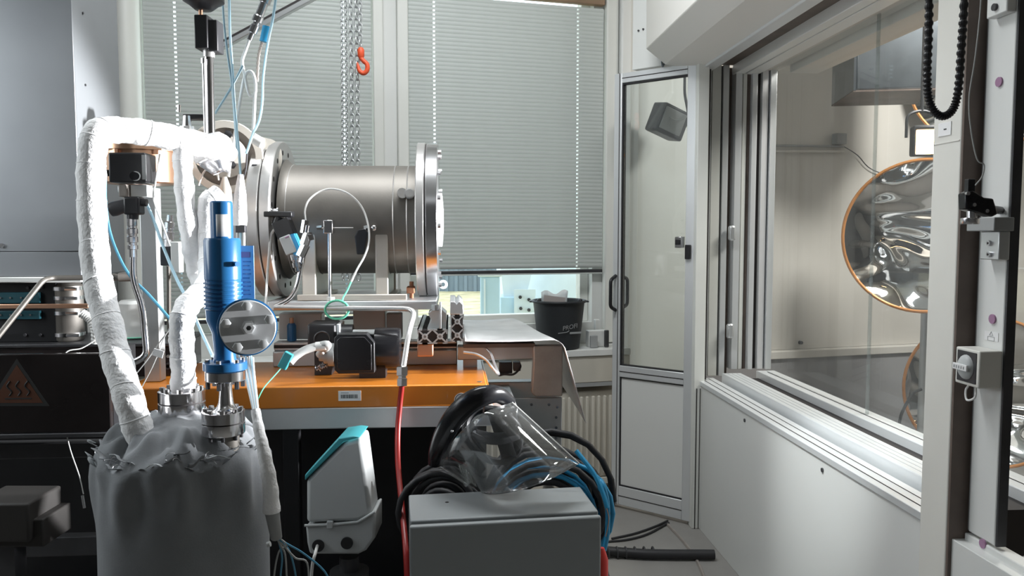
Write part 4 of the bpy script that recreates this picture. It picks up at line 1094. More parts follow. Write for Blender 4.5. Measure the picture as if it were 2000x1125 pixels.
part('screw', MB(ROOM).cyl((q.x, yc, q.z), (q.x, yc - 0.006, q.z), 0.008, seg=12), 'bright_steel', hc_)
for py in (27, 165, 330):
    q = ROOM.onX(165, py, x1c + 0.002)
    part('rivet', MB(ROOM).cyl((x1c, yc + 0.08, q.z), (x1c + 0.003, yc + 0.08, q.z), 0.004, seg=10), 'dark_metal', hc_)
for x in (-2.3, x1c - 0.06):
    part('hanger_strut', MB(ROOM).span(x, x + 0.05, yc + 0.15, yc + 0.2, 2.95, CEIL - 0.001), 'alu_dull', hc_)

# dark block on the beam with rack, canisters
zt = L(250, 670, 2.72).z
xb1 = L(338, 690, 2.72).x
bb = thing('black_base_block', 'long glossy black base block behind the wrapped pipe', 'block', ROOM.w(xb1 - 0.4, 2.8, ZO))
part('block', MB(ROOM).span(-1.95, xb1, 2.72, 3.02, ZO + 0.0005, zt - 0.012), 'smoked', bb, bevel=0.004)
part('top_plate', MB(ROOM).span(-1.95, xb1 + 0.006, 2.712, 3.03, zt - 0.012, zt), 'dark_metal', bb, bevel=0.003)
k0 = None
for k in range(9):
    x = -1.45 + k * 0.062
    part('socket', MB(ROOM).cyl((x, 2.7195, ZO + 0.035), (x, 2.708, ZO + 0.035), 0.011, seg=12, inner=0.006), 'dark_metal', bb)
    part('socket_pin', MB(ROOM).cyl((x, 2.7195, ZO + 0.068), (x, 2.712, ZO + 0.068), 0.005, seg=10), 'steel', bb)
rk = thing('terminal_rack', 'dark terminal rack with teal strips under the grey housing', 'rack', ROOM.w(-1.6, 2.85, zt))
xr0, xr1 = L(-60, 600, 2.75).x, L(108, 600, 2.75).x
part('body', MB(ROOM).span(xr0, xr1, 2.76, 2.98, zt + 0.0005, zc - 0.022), 'black_plastic', rk, bevel=0.003)
for y0, y1 in ((571, 592), (607, 623)):
    z0_, z1_ = L(50, y1, 2.75).z, L(50, y0, 2.75).z
    st_ = part('terminal_strip', MB(ROOM).span(xr0, L(78, 600, 2.75).x, 2.745, 2.76, z0_, z1_), 'teal_strip', rk, bevel=0.002)
    for px in (2, 21, 42, 60):
        q = L(px, (y0 + y1) / 2, 2.745)
        part('terminal_screw', MB(ROOM).cyl((q.x, 2.746, q.z), (q.x, 2.741, q.z), 0.0035, seg=8), 'bright_steel', st_)
for px, py in ((55, 562), (82, 561), (75, 613), (80, 654), (50, 654)):
    q = L(px, py, 2.76)
    part('panel_screw', MB(ROOM).cyl((q.x, 2.761, q.z), (q.x, 2.754, q.z), 0.005, seg=8), 'dark_metal', rk)
bb2 = part('copper_bar', MB(ROOM).span(L(-60, 598, 2.70).x, L(172, 598, 2.70).x, 2.70, 2.712, L(50, 603, 2.7).z, L(50, 594, 2.7).z), 'copper', bevel=0.002)
tag(bb2, 'long flat copper bar across the terminal rack', 'bar')
def canister(label, px, r, yr, y0, y1, bands, m):
    b_ = R(px, y1, yr); b_.z = zt + 0.0005; top = R(px, y0, yr).z; rr = S(r, yr)
    t = thing('gas_canister', label, 'canister', b_)
    h = top - b_.z
    part('body', MB().lathe(b_, EZ, [(0, rr * .9), (0.006, rr), (h - 0.01, rr), (h, rr * .8)], 24), m, t)
    for py in bands:
        z = R(px, py, yr).z
        part('clamp_band', MB().lathe(Vector((b_.x, b_.y, z)), EZ, [(0, rr * 1.05), (0.012, rr * 1.05)], 24, inner=rr), 'bright_steel', t)
        part('clamp_bolt', MB().cyl(Vector((b_.x, b_.y, z + .006)) - EY * rr * 1.05 + EX * rr * .3, Vector((b_.x, b_.y, z + .006)) - EY * rr * 1.05 + EX * rr * 1.1, 0.006, seg=8), 'chrome', t)
    return t
canister('polished steel canister with clamps between rack and wrapped pipe', 137, 26, 2.80, 552, 690, (566, 584, 613, 655), 'steel_sat')
canister('white plastic can behind the wrapped pipe', 268, 33, 2.86, 586, 668, (), 'white_lacquer')
gw = part('green_band', MB().ring(R(268, 656, 2.86), EZ, S(34, 2.86), 0.002, 32, 6), 'cable_green')
tag(gw, 'thin green wire wound round the white plastic can', 'wire')
rh = part('ribbed_hose', MB().tube(smooth_path([R(160, 612, 2.70), R(175, 622, 2.70), R(186, 640, 2.70), R(188, 668, 2.72)], 16), [S(9 if k % 4 < 2 else 7.4, 2.7) for k in range(49)], 12), 'cable_white', smooth=25)
tag(rh, 'short white ribbed hose beside the steel canister', 'hose')

# smoked control panel with warning triangle, frontmost on the left
ys = 2.30
s0, s1 = L(-140, 850, ys), L(212, 690, ys)
sp_ = thing('control_panel', 'glossy black control panel with a hot surface warning triangle', 'panel', ROOM.w(s1.x - 0.3, ys + 0.05, s0.z))
part('panel', MB(ROOM).span(s0.x, s1.x, ys, ys + 0.02, s0.z, s1.z), 'smoked', sp_, bevel=0.003)
part('lower_lip', MB(ROOM).span(s0.x, s1.x + 0.01, ys - 0.008, ys + 0.14, s0.z - 0.012, s0.z), 'dark_metal', sp_, bevel=0.002)
part('side_cheek', MB(ROOM).span(s1.x - 0.015, s1.x, ys + 0.02, 2.49, s0.z, s1.z), 'black_plastic', sp_)
tc_ = [L(px, py, ys) for px, py in ((-28, 793), (97, 793), (33, 700))]
def tri(k, m, dy, name, par):
    cx_ = sum(p.x for p in tc_) / 3; cz_ = sum(p.z for p in tc_) / 3
    return part(name, MB(ROOM).prism([(cx_ + (p.x - cx_) * k, cz_ + (p.z - cz_) * k) for p in tc_], ((1, 0, 0), (0, 0, 1)), (0, ys - dy, 0), (0, -0.0006, 0)), m, par)
wt = tri(1.0, 'print_black', 0.0, 'warning_triangle', sp_)
tri(0.80, 'warn_shaded', 0.0006, 'triangle_field', wt)
for k in range(3):
    cxk = tc_[2].x + (k - 1) * 0.024
    part('heat_wave', MB(ROOM).tube(smooth_path([(cxk, ys - 0.0014, tc_[0].z + 0.028), (cxk + 0.007, ys - 0.0014, tc_[0].z + 0.040), (cxk - 0.005, ys - 0.0014, tc_[0].z + 0.055), (cxk + 0.004, ys - 0.0014, tc_[0].z + 0.070)], 4), 0.0022, 6), 'print_black', wt)
part('base_line', MB(ROOM).span(tc_[2].x - 0.036, tc_[2].x + 0.036, ys - 0.002, ys - 0.0012, tc_[0].z + 0.018, tc_[0].z + 0.022), 'print_black', wt)
gb = thing('junction_case', 'dim grey case low in the dark at the left edge', 'case', P(20, 1075, 1.95))
q0, q1 = P(-60, 1060, 1.95), P(54, 984, 1.95)
part('case', MB().span(q0.x, q1.x, 1.95, 2.10, q0.z, q1.z), 'grey_dim', gb, bevel=0.006)
q2 = P(74, 1020, 1.95)
part('lower_case', MB().span(q0.x, q2.x, 1.97, 2.10, q0.z - 0.02, q2.z), 'grey_dim', gb, bevel=0.004)
part('stand', MB().span(q0.x + 0.03, q0.x + 0.08, 2.0, 2.05, 0.0, q0.z - 0.02), 'dark_metal', gb)
bars = thing('bench_crossbar', 'dark steel crossbars of the bench in the lower left shadow', 'crossbar', P(100, 900, 2.4))
q0, q1 = L(-100, 900, 2.42), L(230, 862, 2.42)
part('bar', MB(ROOM).span(q0.x, q1.x, 2.42, 2.46, q0.z, q1.z), 'dark_metal', bars, bevel=0.004)
part('bar', MB(ROOM).span(q0.x, q1.x, 2.42, 2.46, q0.z - 0.30, q0.z - 0.24), 'dark_metal', bars, bevel=0.004)
part('leg', MB(ROOM).span(q0.x + 0.45, q0.x + 0.50, 2.43, 2.47, 0, q0.z), 'dark_metal', bars)
dw = part('sensor_wire', MB().tube(smooth_path([P(190, 662, 2.3), P(160, 680, 2.28), P(128, 690, 2.26), P(119, 740, 2.25), P(122, 800, 2.24), P(135, 870, 2.23), P(155, 930, 2.22), P(163, 965, 2.22)], 6), 0.0018, 6), 'cable_white')
tag(dw, 'thin pale wire hanging in front of the black control panel', 'wire')
wp = part('wire_probe', MB().cyl(P(161, 968, 2.22), P(165, 992, 2.22), 0.004, seg=8), 'tape_silver')
tag(wp, 'short silver probe tip in the dark left of the drum', 'probe')

# thin tube across the housing's lower edge, bent down to the left
tp = part('steel_tube', MB().tube(fillet([R(-30, 690, 2.25), R(84, 547, 2.36), R(100, 543, 2.40), R(250, 541, 2.45)], 0.03), S(5, 2.4), 10), 'steel_sat')
tag(tp, 'thin steel tube running along the housing edge then down left', 'tube')
tn = part('tube_nuts', MB().lathe(R(205, 542, 2.44), R(252, 541, 2.45) - R(205, 542, 2.44), [(0, S(8, 2.4)), (S(10, 2.4), S(8, 2.4)), (S(11, 2.4), S(6.5, 2.4)), (S(24, 2.4), S(6.5, 2.4)), (S(25, 2.4), S(8.5, 2.4)), (S(46, 2.4), S(8.5, 2.4))], 12), 'brown_steel')
tag(tn, 'dull brown tube coupling left of the steel elbow tube', 'coupling')

# bronze drive housing, black sensor box, its post
yb = 2.45
bz = R(274, 290, yb)
bh = thing('bronze_housing', 'round bronze drive housing behind the black sensor box', 'housing', R(274, 360, yb))
rb_ = S(62, yb); rf = S(71, yb)
zf0, zf1 = R(274, 298, yb).z, R(274, 279, yb).z; zb_ = R(274, 360, yb).z
part('cylinder', MB().lathe(Vector((bz.x, bz.y, zb_)), EZ, [(0, rb_ - 0.004), (0.004, rb_), (zf0 - zb_, rb_)], 40), 'bronze', bh)
fl_ = part('top_flange', MB().lathe(Vector((bz.x, bz.y, zf0)), EZ, [(0, rf), (zf1 - zf0, rf)], 40), 'bronze', bh, bevel=0.001)
for k in range(6):
    an = k * PI / 3 + 0.3
    part('flange_bolt', MB().cyl(Vector((bz.x + rf * .92 * math.cos(an), bz.y + rf * .92 * math.sin(an), zf0 - 0.012)), Vector((bz.x + rf * .92 * math.cos(an), bz.y + rf * .92 * math.sin(an), zf0)), 0.008, seg=6), 'copper', fl_)
part('post', MB(ROOM).span(L(274, 400, 2.62).x, L(306, 400, 2.62).x, yb + 0.16, yb + 0.21, ZO + 0.001, zb_), 'alu_dull', bh, bevel=0.003)
part('post_arm', MB(ROOM).span(L(274, 400, 2.62).x, L(306, 400, 2.62).x, yb, yb + 0.16, zb_ - 0.025, zb_ - 0.001), 'alu_dull', bh, bevel=0.003)
sbx = thing('sensor_box', 'square black sensor box in front of the bronze housing', 'sensor', R(248, 358, 2.28))
q0, q1 = L(212, 356, 2.25), L(284, 298, 2.25)
part('case', MB(ROOM).span(q0.x, q1.x, 2.25, 2.33, q0.z, q1.z), 'black_plastic', sbx, bevel=0.005)
part('edge_trim', MB(ROOM).span(q1.x - 0.010, q1.x + 0.001, 2.2485, 2.25, q0.z + 0.008, q1.z - 0.006), 'mid_grey', sbx)
part('dial', MB().cyl(R(263, 344, 2.25), R(263, 344, 2.25) - EY * 0.006, S(8, 2.25), seg=20), 'black_gloss', sbx)
part('dial_ring', MB().ring(R(265, 344, 2.246), EY, S(8, 2.25), 0.0018, 24, 6), 'lgrey_plastic', sbx)
part('gland', MB().cyl(R(212, 338, 2.27), R(206, 338, 2.27), 0.009, seg=12), 'black_rubber', sbx)
q0, q1 = L(232, 384, 2.27), L(282, 360, 2.27)
part('mount_plate', MB(ROOM).span(q0.x, q0.x + 0.02, 2.27, 2.33, q0.z, q1.z), 'brown_steel', sbx, bevel=0.002)
part('mount_plate', MB(ROOM).span(q0.x + 0.024, q1.x, 2.29, 2.33, q0.z, q1.z), 'white_lacquer', sbx, bevel=0.002)
ts = thing('level_sensor', 'black T-shaped sensor on a chain of chrome fittings', 'sensor', R(260, 500, 2.25))
part('head', MB().box(R(262, 402, 2.25), (S(30, 2.25), 0.04, S(34, 2.25)), None), 'black_plastic', ts, bevel=0.006)
part('knob', MB().lathe(R(217, 410, 2.25), R(250, 400, 2.25) - R(217, 410, 2.25), [(0, S(13, 2.25)), (0.01, S(14, 2.25)), (S(30, 2.25), S(12, 2.25))], 18), 'dark_metal', ts)
part('plug', MB().cyl(R(276, 395, 2.25), R(287, 396, 2.25), S(7, 2.25), seg=12), 'black_rubber', ts)
part('collar', MB().lathe(R(259, 428, 2.25), R(260, 402, 2.25) - R(259, 428, 2.25), [(0, S(10, 2.25)), (S(20, 2.25), S(11, 2.25))], 16), 'black_plastic', ts)
pr = [(0, 7), (14, 7), (15, 9.5), (22, 9.5), (23, 7), (27, 7), (28, 10), (38, 10), (40, 8), (43, 8), (44, 10), (53, 10), (55, 8), (58, 8), (59, 9), (72, 9)]
part('fittings', MB().lathe(R(260, 502, 2.25), EZ, [(S(a_, 2.25), S(r_, 2.25)) for a_, r_ in pr], 14), 'chrome', ts, smooth=25)
part('tube', MB().tube(fillet([R(260, 502, 2.25), R(260, 545, 2.25), R(279, 600, 2.24), R(287, 697, 2.22), R(250, 712, 2.22)], 0.03), S(6.5, 2.25), 12), 'chrome', ts)
pc = thing('pressure_sensor', 'chrome fitting with black and white plug between the wrapped pipes', 'sensor', R(332, 530, 2.42))
part('fittings', MB().lathe(R(328, 482, 2.42), R(333, 415, 2.42) - R(328, 482, 2.42), [(S(a_, 2.42), S(r_, 2.42)) for a_, r_ in [(0, 8), (14, 8), (15, 10), (28, 10), (29, 7), (34, 7), (35, 9), (46, 9), (48, 6), (60, 6)]], 12), 'chrome', pc, smooth=25)
part('black_plug', MB().box(R(329, 500, 2.42), (S(24, 2.42), 0.03, S(36, 2.42)), None), 'dark_metal', pc, bevel=0.003)
part('white_plug', MB().box(R(346, 502, 2.40), (S(17, 2.42), 0.03, S(58, 2.42)), None), 'white_lacquer', pc, bevel=0.003)
part('stem', MB().tube([R(329, 519, 2.44), R(330, 560, 2.46), R(330, 668, 2.50)], 0.006, 8), 'steel_sat', pc)

# ================================================================== INSULATED DRUM
dc = P(358, 900, 1.87); dc = Vector((dc.x, 1.87, 0)); DR = 0.192; ZSH = 0.935
rnd = random.Random(3)
ph = [rnd.uniform(0, 6.28) for _ in range(12)]
def drum(a, b):
    an = 2 * PI * a
    if b < 0.5:                       # side wall, bottom to shoulder
        t = b / 0.5
        r = DR + 0.004 * math.sin(3 * an + ph[0]) + 0.003 * math.sin(7 * an + 5 * t) * t
        crush = max(0, (t - 0.82) / 0.18)
        r += 0.010 * crush * math.sin(9 * an + ph[1] + 3 * t) * 1.5 * math.sin(PI * crush) + 0.006 * crush * math.sin(17 * an + ph[2])
        return dc + Vector((r * math.cos(an), r * math.sin(an), 0.005 + (ZSH - 0.005 + 0.012 * crush * math.sin(6 * an + ph[3])) * t))
    t = (b - 0.5) / 0.5
    r = DR * (1 - t) ** 0.9
    rise = 0.095 * (1 - (1 - t) ** 1.7)
    f = math.sin(PI * min(1, t * 1.6)) if t < 0.625 else 0
    z = ZSH + rise + f * (0.030 * (abs(math.sin(3.5 * an + ph[4] + 2.5 * t)) - 0.5) + 0.020 * (abs(math.sin(6 * an + ph[5] - 4 * t)) - 0.5) + 0.006 * math.sin(19 * an + 9 * t)) + 0.012 * (1 - t) * math.sin(6 * an + ph[3])
    r += f * 0.012 * math.sin(9 * an + ph[6])
    return dc + Vector((max(r, 0.0005) * math.cos(an), max(r, 0.0005) * math.sin(an), z))
dr = thing('insulated_drum', 'grey cloth wrapped insulated drum in the foreground', 'drum', dc)
part('cloth_jacket', MB().grid(drum, 160, 72, cu=True), 'grey_cloth', dr, smooth=80)
for k in range(26):                  # frayed seam edges and wire stitches round the shoulder
    an = rnd.uniform(-PI * 0.98, -0.02)
    an = -PI * (0.02 + 0.96 * k / 26) + rnd.uniform(-.05, .05)
    r = DR * rnd.uniform(0.80, 1.0); z = ZSH + rnd.uniform(0.0, 0.035)
    base = dc + Vector((r * math.cos(an), r * math.sin(an), z))
    tdir = Vector((-math.sin(an), math.cos(an), rnd.uniform(-.4, .4))).normalized(); od = Vector((math.cos(an), math.sin(an), rnd.uniform(.2, .9))).normalized()
    ln_, hh = rnd.uniform(0.018, 0.055), rnd.uniform(0.006, 0.017)
    part('cloth_edge', MB().grid(lambda u, v: base + tdir * (ln_ * (u - .5)) + od * (hh * v + 0.005 * math.sin(7 * u + k)) + EZ * 0.004 * math.sin(5 * u + k * 2), 7, 3), 'grey_cloth' if k % 3 else 'cloth_fray', dr, solid=0.001)
for k in range(20):
    an = -PI * rnd.uniform(0.05, 0.95); r = DR * rnd.uniform(0.82, 1.0)
    b0 = dc + Vector((r * math.cos(an), r * math.sin(an), ZSH + rnd.uniform(0.01, 0.035)))
    v_ = Vector((rnd.uniform(-1, 1), rnd.uniform(-1, .2), rnd.uniform(-.4, 1))).normalized() * rnd.uniform(.012, .03)
    part('wire_stitch', MB().tube(smooth_path([b0 - v_ * .5, b0 + Vector((0, -.004, .006)), b0 + v_ * .6, b0 + v_ + Vector((.004, 0, -.006))], 3), 0.0007, 5), 'tape_silver', dr)

def cf_flange(px, py0, py1, rpx, d, parent, split=True):
    """a bolted pair of polished discs, axis upright, seen between rows py0..py1"""
    s = d / F_PX; c = P(px, py1, d); h = P(px, py0, d).z - c.z; r = rpx * s
    if split:
        part('flange_disc', MB().lathe(c, EZ, [(0, r * .98), (0.002, r), (h * .47, r), (h * .48, r * .985)], 36), 'chrome', parent, smooth=30)
        part('flange_disc', MB().lathe(c + EZ * h * .53, EZ, [(0, r * .985), (h * .01, r), (h * .46, r), (h * .47, r * .98)], 36), 'chrome', parent, smooth=30)
        part('gasket', MB().lathe(c + EZ * h * .47, EZ, [(0, r * .95), (h * .07, r * .95)], 30), 'dark_gap', parent)
    for k in range(8):
        an = 0.3 + k * PI / 4
        b_ = c + Vector((math.cos(an) * r * .8, math.sin(an) * r * .8, h))
        part('bolt', MB().lathe(b_, EZ, [(0, r * .13), (r * .16, r * .13), (r * .17, r * .1)], 8), 'chrome', parent)
        part('bolt_end', MB().cyl(b_ - EZ * (h + r * .25), b_ - EZ * h, r * .09, seg=8), 'dark_metal', parent)
pf = thing('pipe_flange', 'polished bolted flange pair on the drum under the wrapped pipe', 'flange', P(356, 815, 1.88))
cf_flange(356, 762, 806, 44, 1.88, pf)
part('neck', MB().cyl(P(356, 806, 1.88), P(356, 850, 1.88), S(24, 1.88), seg=20), 'steel_sat', pf)

# ---- insulated (wrapped) pipes
def wrapped(label, pts, r, n=9, rag=0.05):
    pa = smooth_path(pts, n)
    rr = []
    for k in range(len(pa)):
        t = k / (len(pa) - 1)
        base = r if not isinstance(r, (list, tuple)) else r[0] + (r[1] - r[0]) * t
        rr.append(base * (1 + rag * math.sin(k * 0.9 + label.count('e')) + rag * 0.6 * math.sin(k * 2.3)))
    rr[0] *= 0.9; rr[-1] *= 0.9
    t = thing('insulated_pipe', label, 'pipe', pa[0])
    part('glass_fibre_wrap', MB().tube(pa, rr, 24), 'glass_wool', t, smooth=70)
    for k in range(4, len(pa) - 4, 7):  # overlapping turns of the tape
        u_ = (pa[k + 1] - pa[k - 1]).normalized()
        tl_ = Vector((rnd.uniform(-.25, .25), rnd.uniform(-.25, .25), rnd.uniform(-.25, .25)))
        a_, b_, d_ = basis(u_ + tl_)
        part('tape_turn', MB().tube([pa[k] + (a_ * math.cos(2 * PI * j / 24) + b_ * math.sin(2 * PI * j / 24)) * rr[k] * 1.0 for j in range(24)], rr[k] * 0.045, 6, closed=True), 'glass_wool', t)
    return t
wrapped('white wrapped pipe rising from the drum and bending right at the top', [P(288, 885, 1.79), P(270, 838, 1.79), P(252, 780, 1.80), P(228, 700, 1.84), P(208, 620, 1.88), P(190, 540, 1.92), P(182, 450, 1.95), P(178, 360, 1.97), P(181, 290, 1.98), P(193, 258, 2.0), P(230, 254, 2.05), P(290, 260, 2.10), P(350, 272, 2.16), P(405, 286, 2.22), P(432, 296, 2.26)], (S(28, 1.8), S(25, 2.1)), 8, 0.04)
wrapped('short white wrapped pipe standing on the drum flange', [P(357, 764, 1.88), P(358, 720, 1.88), P(355, 670, 1.88), P(356, 625, 1.89), P(368, 595, 1.93), P(390, 574, 2.02), P(408, 545, 2.12), P(408, 490, 2.18), P(405, 430, 2.2), P(408, 396, 2.2), P(430, 378, 2.22)], S(23, 1.92), 8, 0.05)
wrapped('white wrapped pipe hanging down from the horizontal run', [P(356, 285, 2.16), P(358, 340, 2.17), P(364, 410, 2.18), P(374, 480, 2.18), P(384, 530, 2.2), P(394, 560, 2.18)], S(18, 2.17), 8, 0.06)
el = thing('pipe_elbow', 'white foil wrapped elbow where the steel riser meets the pipe', 'elbow', P(415, 340, 2.28))
part('foil_wrap', MB().grid(lambda a, b: P(412 + 14 * b, 262 + 60 * b, 2.28) + (Vector((math.cos(2 * PI * a), math.sin(2 * PI * a) * .8, 0.25 * math.cos(2 * PI * a))) * (0.014 + 0.044 * math.sin(PI * (0.06 + 0.72 * b)) + 0.004 * math.sin(14 * a + 9 * b))), 32, 14, cu=True), 'glass_wool', el, smooth=80)
part('foil_skirt', MB().grid(lambda a, b: P(418 + 14 * b, 312 + 26 * b, 2.26) + Vector((math.cos(2 * PI * a), math.sin(2 * PI * a) * .8, 0.3 * math.sin(9 * a))) * (0.042 - 0.024 * b + 0.004 * math.sin(25 * a)), 36, 6, cu=True), 'tape_silver', el, solid=0.001)

# ---- blue valve on the drum
dv = 1.80
vv = thing('blue_valve', 'tall blue actuated valve standing on the drum', 'valve', P(437, 850, dv))
def vz(y): return P(436, y, dv).z
vx = P(436, 560, dv); V0 = lambda y: Vector((vx.x, dv, vz(y)))
s = dv / F_PX
def vl(name, rows, m, seg=32, smooth=30):
    z0_ = vz(rows[0][0])
    return part(name, MB().lathe(V0(rows[0][0]), EZ, [(vz(y) - z0_, r * s) for y, r in rows], seg), m, vv, smooth=smooth)
vl('cap', [(466, 21), (396, 21), (393, 19)], 'blue_paint')
vl('shoulder', [(545, 34.5), (470, 34.5), (465, 32), (465.5, 21)], 'blue_paint')
rows = [(604, 34)]
for y in range(602, 548, -8):
    rows += [(y, 36.5), (y - 3, 36.5), (y - 3.5, 33.5), (y - 7.5, 33.5)]
rows.append((545, 34))
vl('bellows_ribs', rows, 'blue_paint')
vl('body', [(706, 22), (690, 20), (650, 23), (625, 33), (604.5, 34)], 'blue_paint', smooth=50)
bf = vl('bottom_flange', [(722, 40), (721, 41.5), (707, 41.5), (706, 40)], 'blue_paint')
vl('steel_flange', [(743, 36), (741, 38), (724, 38), (723, 37)], 'chrome')
for k in range(6):
    an = 0.5 + k * PI / 3
    o_ = Vector((math.cos(an), math.sin(an), 0)) * 33 * s
    part('flange_bolt', MB().lathe(V0(706) + o_, EZ, [(0, 5 * s), (6 * s, 5 * s), (6.5 * s, 3 * s)], 8), 'chrome', bf)
    part('flange_nut', MB().cyl(V0(757) + o_, V0(743.5) + o_, 4.5 * s, seg=6), 'dark_metal', bf)
vl('steel_neck', [(802, 26), (798, 19), (785, 14.5), (760, 12), (743, 13)], 'chrome', smooth=60)
cf_flange(437, 802, 846, 41, dv, vv)
vl('neck_stub', [(880, 24), (846, 24)], 'steel_sat')
part('white_label', MB().grid(lambda a, b: V0(0) * 0 + Vector((vx.x + 21.4 * s * math.sin(-0.15 + 1.05 * a), dv - 21.4 * s * math.cos(-0.15 + 1.05 * a), vz(462) + (vz(419) - vz(462)) * b)), 8, 2), 'label_white', vv, solid=0.0004)
part('screw_head', MB().cyl(Vector((vx.x + 30 * s, dv - 18 * s, vz(515))), Vector((vx.x + 37 * s, dv - 24 * s, vz(515))), 5 * s, seg=14), 'blue_paint', vv)
# side flange looking at the viewer's right
fn = Vector((0.37, -0.93, 0.05)).normalized()
fc_ = P(484, 639, dv - 0.055)
sf = part('side_flange', MB().lathe(fc_ - fn * 0.012, fn, [(-0.045, 30 * s), (-0.012, 34 * s), (-0.011, 55 * s), (0.009, 55 * s), (0.0095, 53 * s)], 48), 'blue_paint', vv, smooth=30)
bd = part('steel_blank', MB().lathe(fc_ - fn * 0.002, fn, [(0, 51.5 * s), (0.011, 51.5 * s), (0.0125, 50 * s)], 48), 'blank_steel', vv, smooth=30)
ux, uy, _ = basis(fn)
for an in (0.35, 1.62, 2.9, 4.2, 5.4):
    b_ = fc_ + fn * 0.0105 + (ux * math.cos(an) + uy * math.sin(an)) * 41 * s
    part('bolt', MB().lathe(b_, fn, [(0, 9.5 * s), (14 * s, 9.5 * s), (15 * s, 8 * s)], 6), 'profile_alu', bd)
part('centre_port', MB().lathe(fc_ + fn * 0.0105, fn, [(0, 14 * s), (8 * s, 14 * s), (9 * s, 10 * s), (20 * s, 10 * s)], 6, inner=5 * s), 'profile_alu', bd)
# name plate behind
q0, q1 = P(466, 592, dv + 0.05), P(495, 480, dv + 0.05)
npl = part('name_plate', MB().span(q0.x, q1.x, dv + 0.05, dv + 0.053, q0.z, q1.z), 'label_blue', vv)
q0, q1 = P(467, 503, dv + 0.049), P(488, 492, dv + 0.049)
part('plate_logo', MB().span(q0.x, q1.x, dv + 0.0485, dv + 0.05, q0.z, q1.z), 'label_purple', npl)
for k in range(9):
    q0, q1 = P(474, 512 + 8 * k, dv + 0.049), P(474 + (16, 13, 15)[k % 3], 510 + 8 * k, dv + 0.049)
    part('plate_text', MB().span(q0.x, q1.x, dv + 0.0488, dv + 0.05, q0.z, q1.z), 'blue_paint', npl)

# ---- white sleeve and loom right of the drum
sl = thing('wire_loom', 'white sleeved wire loom hanging beside the drum', 'cable loom', P(520, 1000, 1.74))
part('sleeve', MB().tube(smooth_path([P(499, 800, 1.78), P(507, 845, 1.76), P(517, 890, 1.75), P(527, 945, 1.75), P(531, 1000, 1.75)], 6), [S(9 + 0.33 * k, 1.75) * (1 + .05 * math.sin(k * 1.7)) for k in range(25)], 14), 'glass_wool', sl)
part('tape_wrap', MB().tube(smooth_path([P(531, 995, 1.75), P(535, 1020, 1.75), P(540, 1050, 1.76)], 5), [S(15 - 0.35 * k, 1.75) for k in range(11)], 12), 'mid_grey', sl)
for k, (xe, ye) in enumerate(((548, 1130), (560, 1130), (578, 1128), (600, 1100), (640, 1126), (535, 1130))):
    part('wire', MB().tube(smooth_path([P(538, 1045, 1.76), P(545 + 3 * k, 1060 + 5 * (k % 2), 1.76), P((542 + xe) / 2 + 6, 1090 - 6 * (k % 3), 1.77), P(xe, ye, 1.78), P(xe + 3, ye + 60, 1.79)], 5), 0.0022, 6), 'cable_grey' if k % 2 else 'cable_blue', sl)
for k in range(9):
    m = ('cable_grey', 'cable_lightblue', 'cable_white')[k % 3]
    part('wire', MB().tube(smooth_path([P(462 + 4 * k, 690 + 4 * (k % 3), 1.92), P(476 + 2.5 * k, 725, 1.90), P(486 + 1.8 * k, 765, 1.85), P(495 + 1.2 * k, 805, 1.79)], 5), 0.0024, 6), m, sl)
tt = part('toggle_nub', MB().cyl(P(522, 1064, 1.70), P(528, 1062, 1.70), 0.006, seg=10), 'lgrey_plastic')
tag(tt, 'tiny white nub on the right side of the drum', 'nub')
# ================================================================== FOREGROUND BOX, FACE SHIELD, HOSES
W0 = Frame(0, 0, 0)
ztb = P(800, 1024, 1.90).z
fl0 = W0.onZ(800, 1024, ztb); fr0 = W0.onZ(1175, 1004, ztb); bl0 = W0.onZ(803, 966, ztb)
ang = math.degrees(math.atan2(fr0.y - fl0.y, fr0.x - fl0.x))
BOX = Frame(fl0.x, fl0.y, ang)
bw = math.hypot(fr0.x - fl0.x, fr0.y - fl0.y); bdp = BOX.l(bl0).y
eb = thing('electrical_enclosure', 'grey steel electrical enclosure in the foreground under the face shield', 'enclosure', BOX.w(bw / 2, bdp / 2, 0))
part('body', MB(BOX).span(0.002, bw - 0.002, 0.024, bdp, 0.03, ztb), 'cabinet_grey', eb, bevel=0.004)
part('door', MB(BOX).span(0, bw, 0, 0.018, 0.035, ztb - 0.006), 'cabinet_grey', eb, bevel=0.006, seg=3)
part('door_seal', MB(BOX).span(0.006, bw - 0.006, 0.018, 0.024, 0.04, ztb - 0.010), 'black_rubber', eb)
h = BOX.onZ(873, 981, ztb)
part('knockout_hole', MB(BOX).cyl((h.x, h.y, ztb - 0.002), (h.x, h.y, ztb + 0.0006), 0.005, seg=14), 'dark_gap', eb)
for x in (0.03, bw - 0.07):
    part('foot', MB(BOX).span(x, x + 0.04, 0.04, bdp - 0.03, 0, 0.03), 'black_rubber', eb)
rj = thing('red_plastic_piece', 'red plastic piece showing at the right side of the grey enclosure', 'plastic piece', P(1183, 1125, 1.95))
q = P(1183, 1085, 1.95)
part('body', MB().lathe((q.x - 0.004, 2.0, 0.30), EZ, [(0, 0.016), (0.01, 0.018), (q.z - 0.33, 0.0165), (q.z - 0.31, 0.010), (q.z - 0.30, 0.006)], 18), 'red_plastic', rj)
part('stand', MB().cyl((q.x - 0.004, 2.0, 0.0), (q.x - 0.004, 2.0, 0.30), 0.014, seg=12), 'dark_metal', rj)

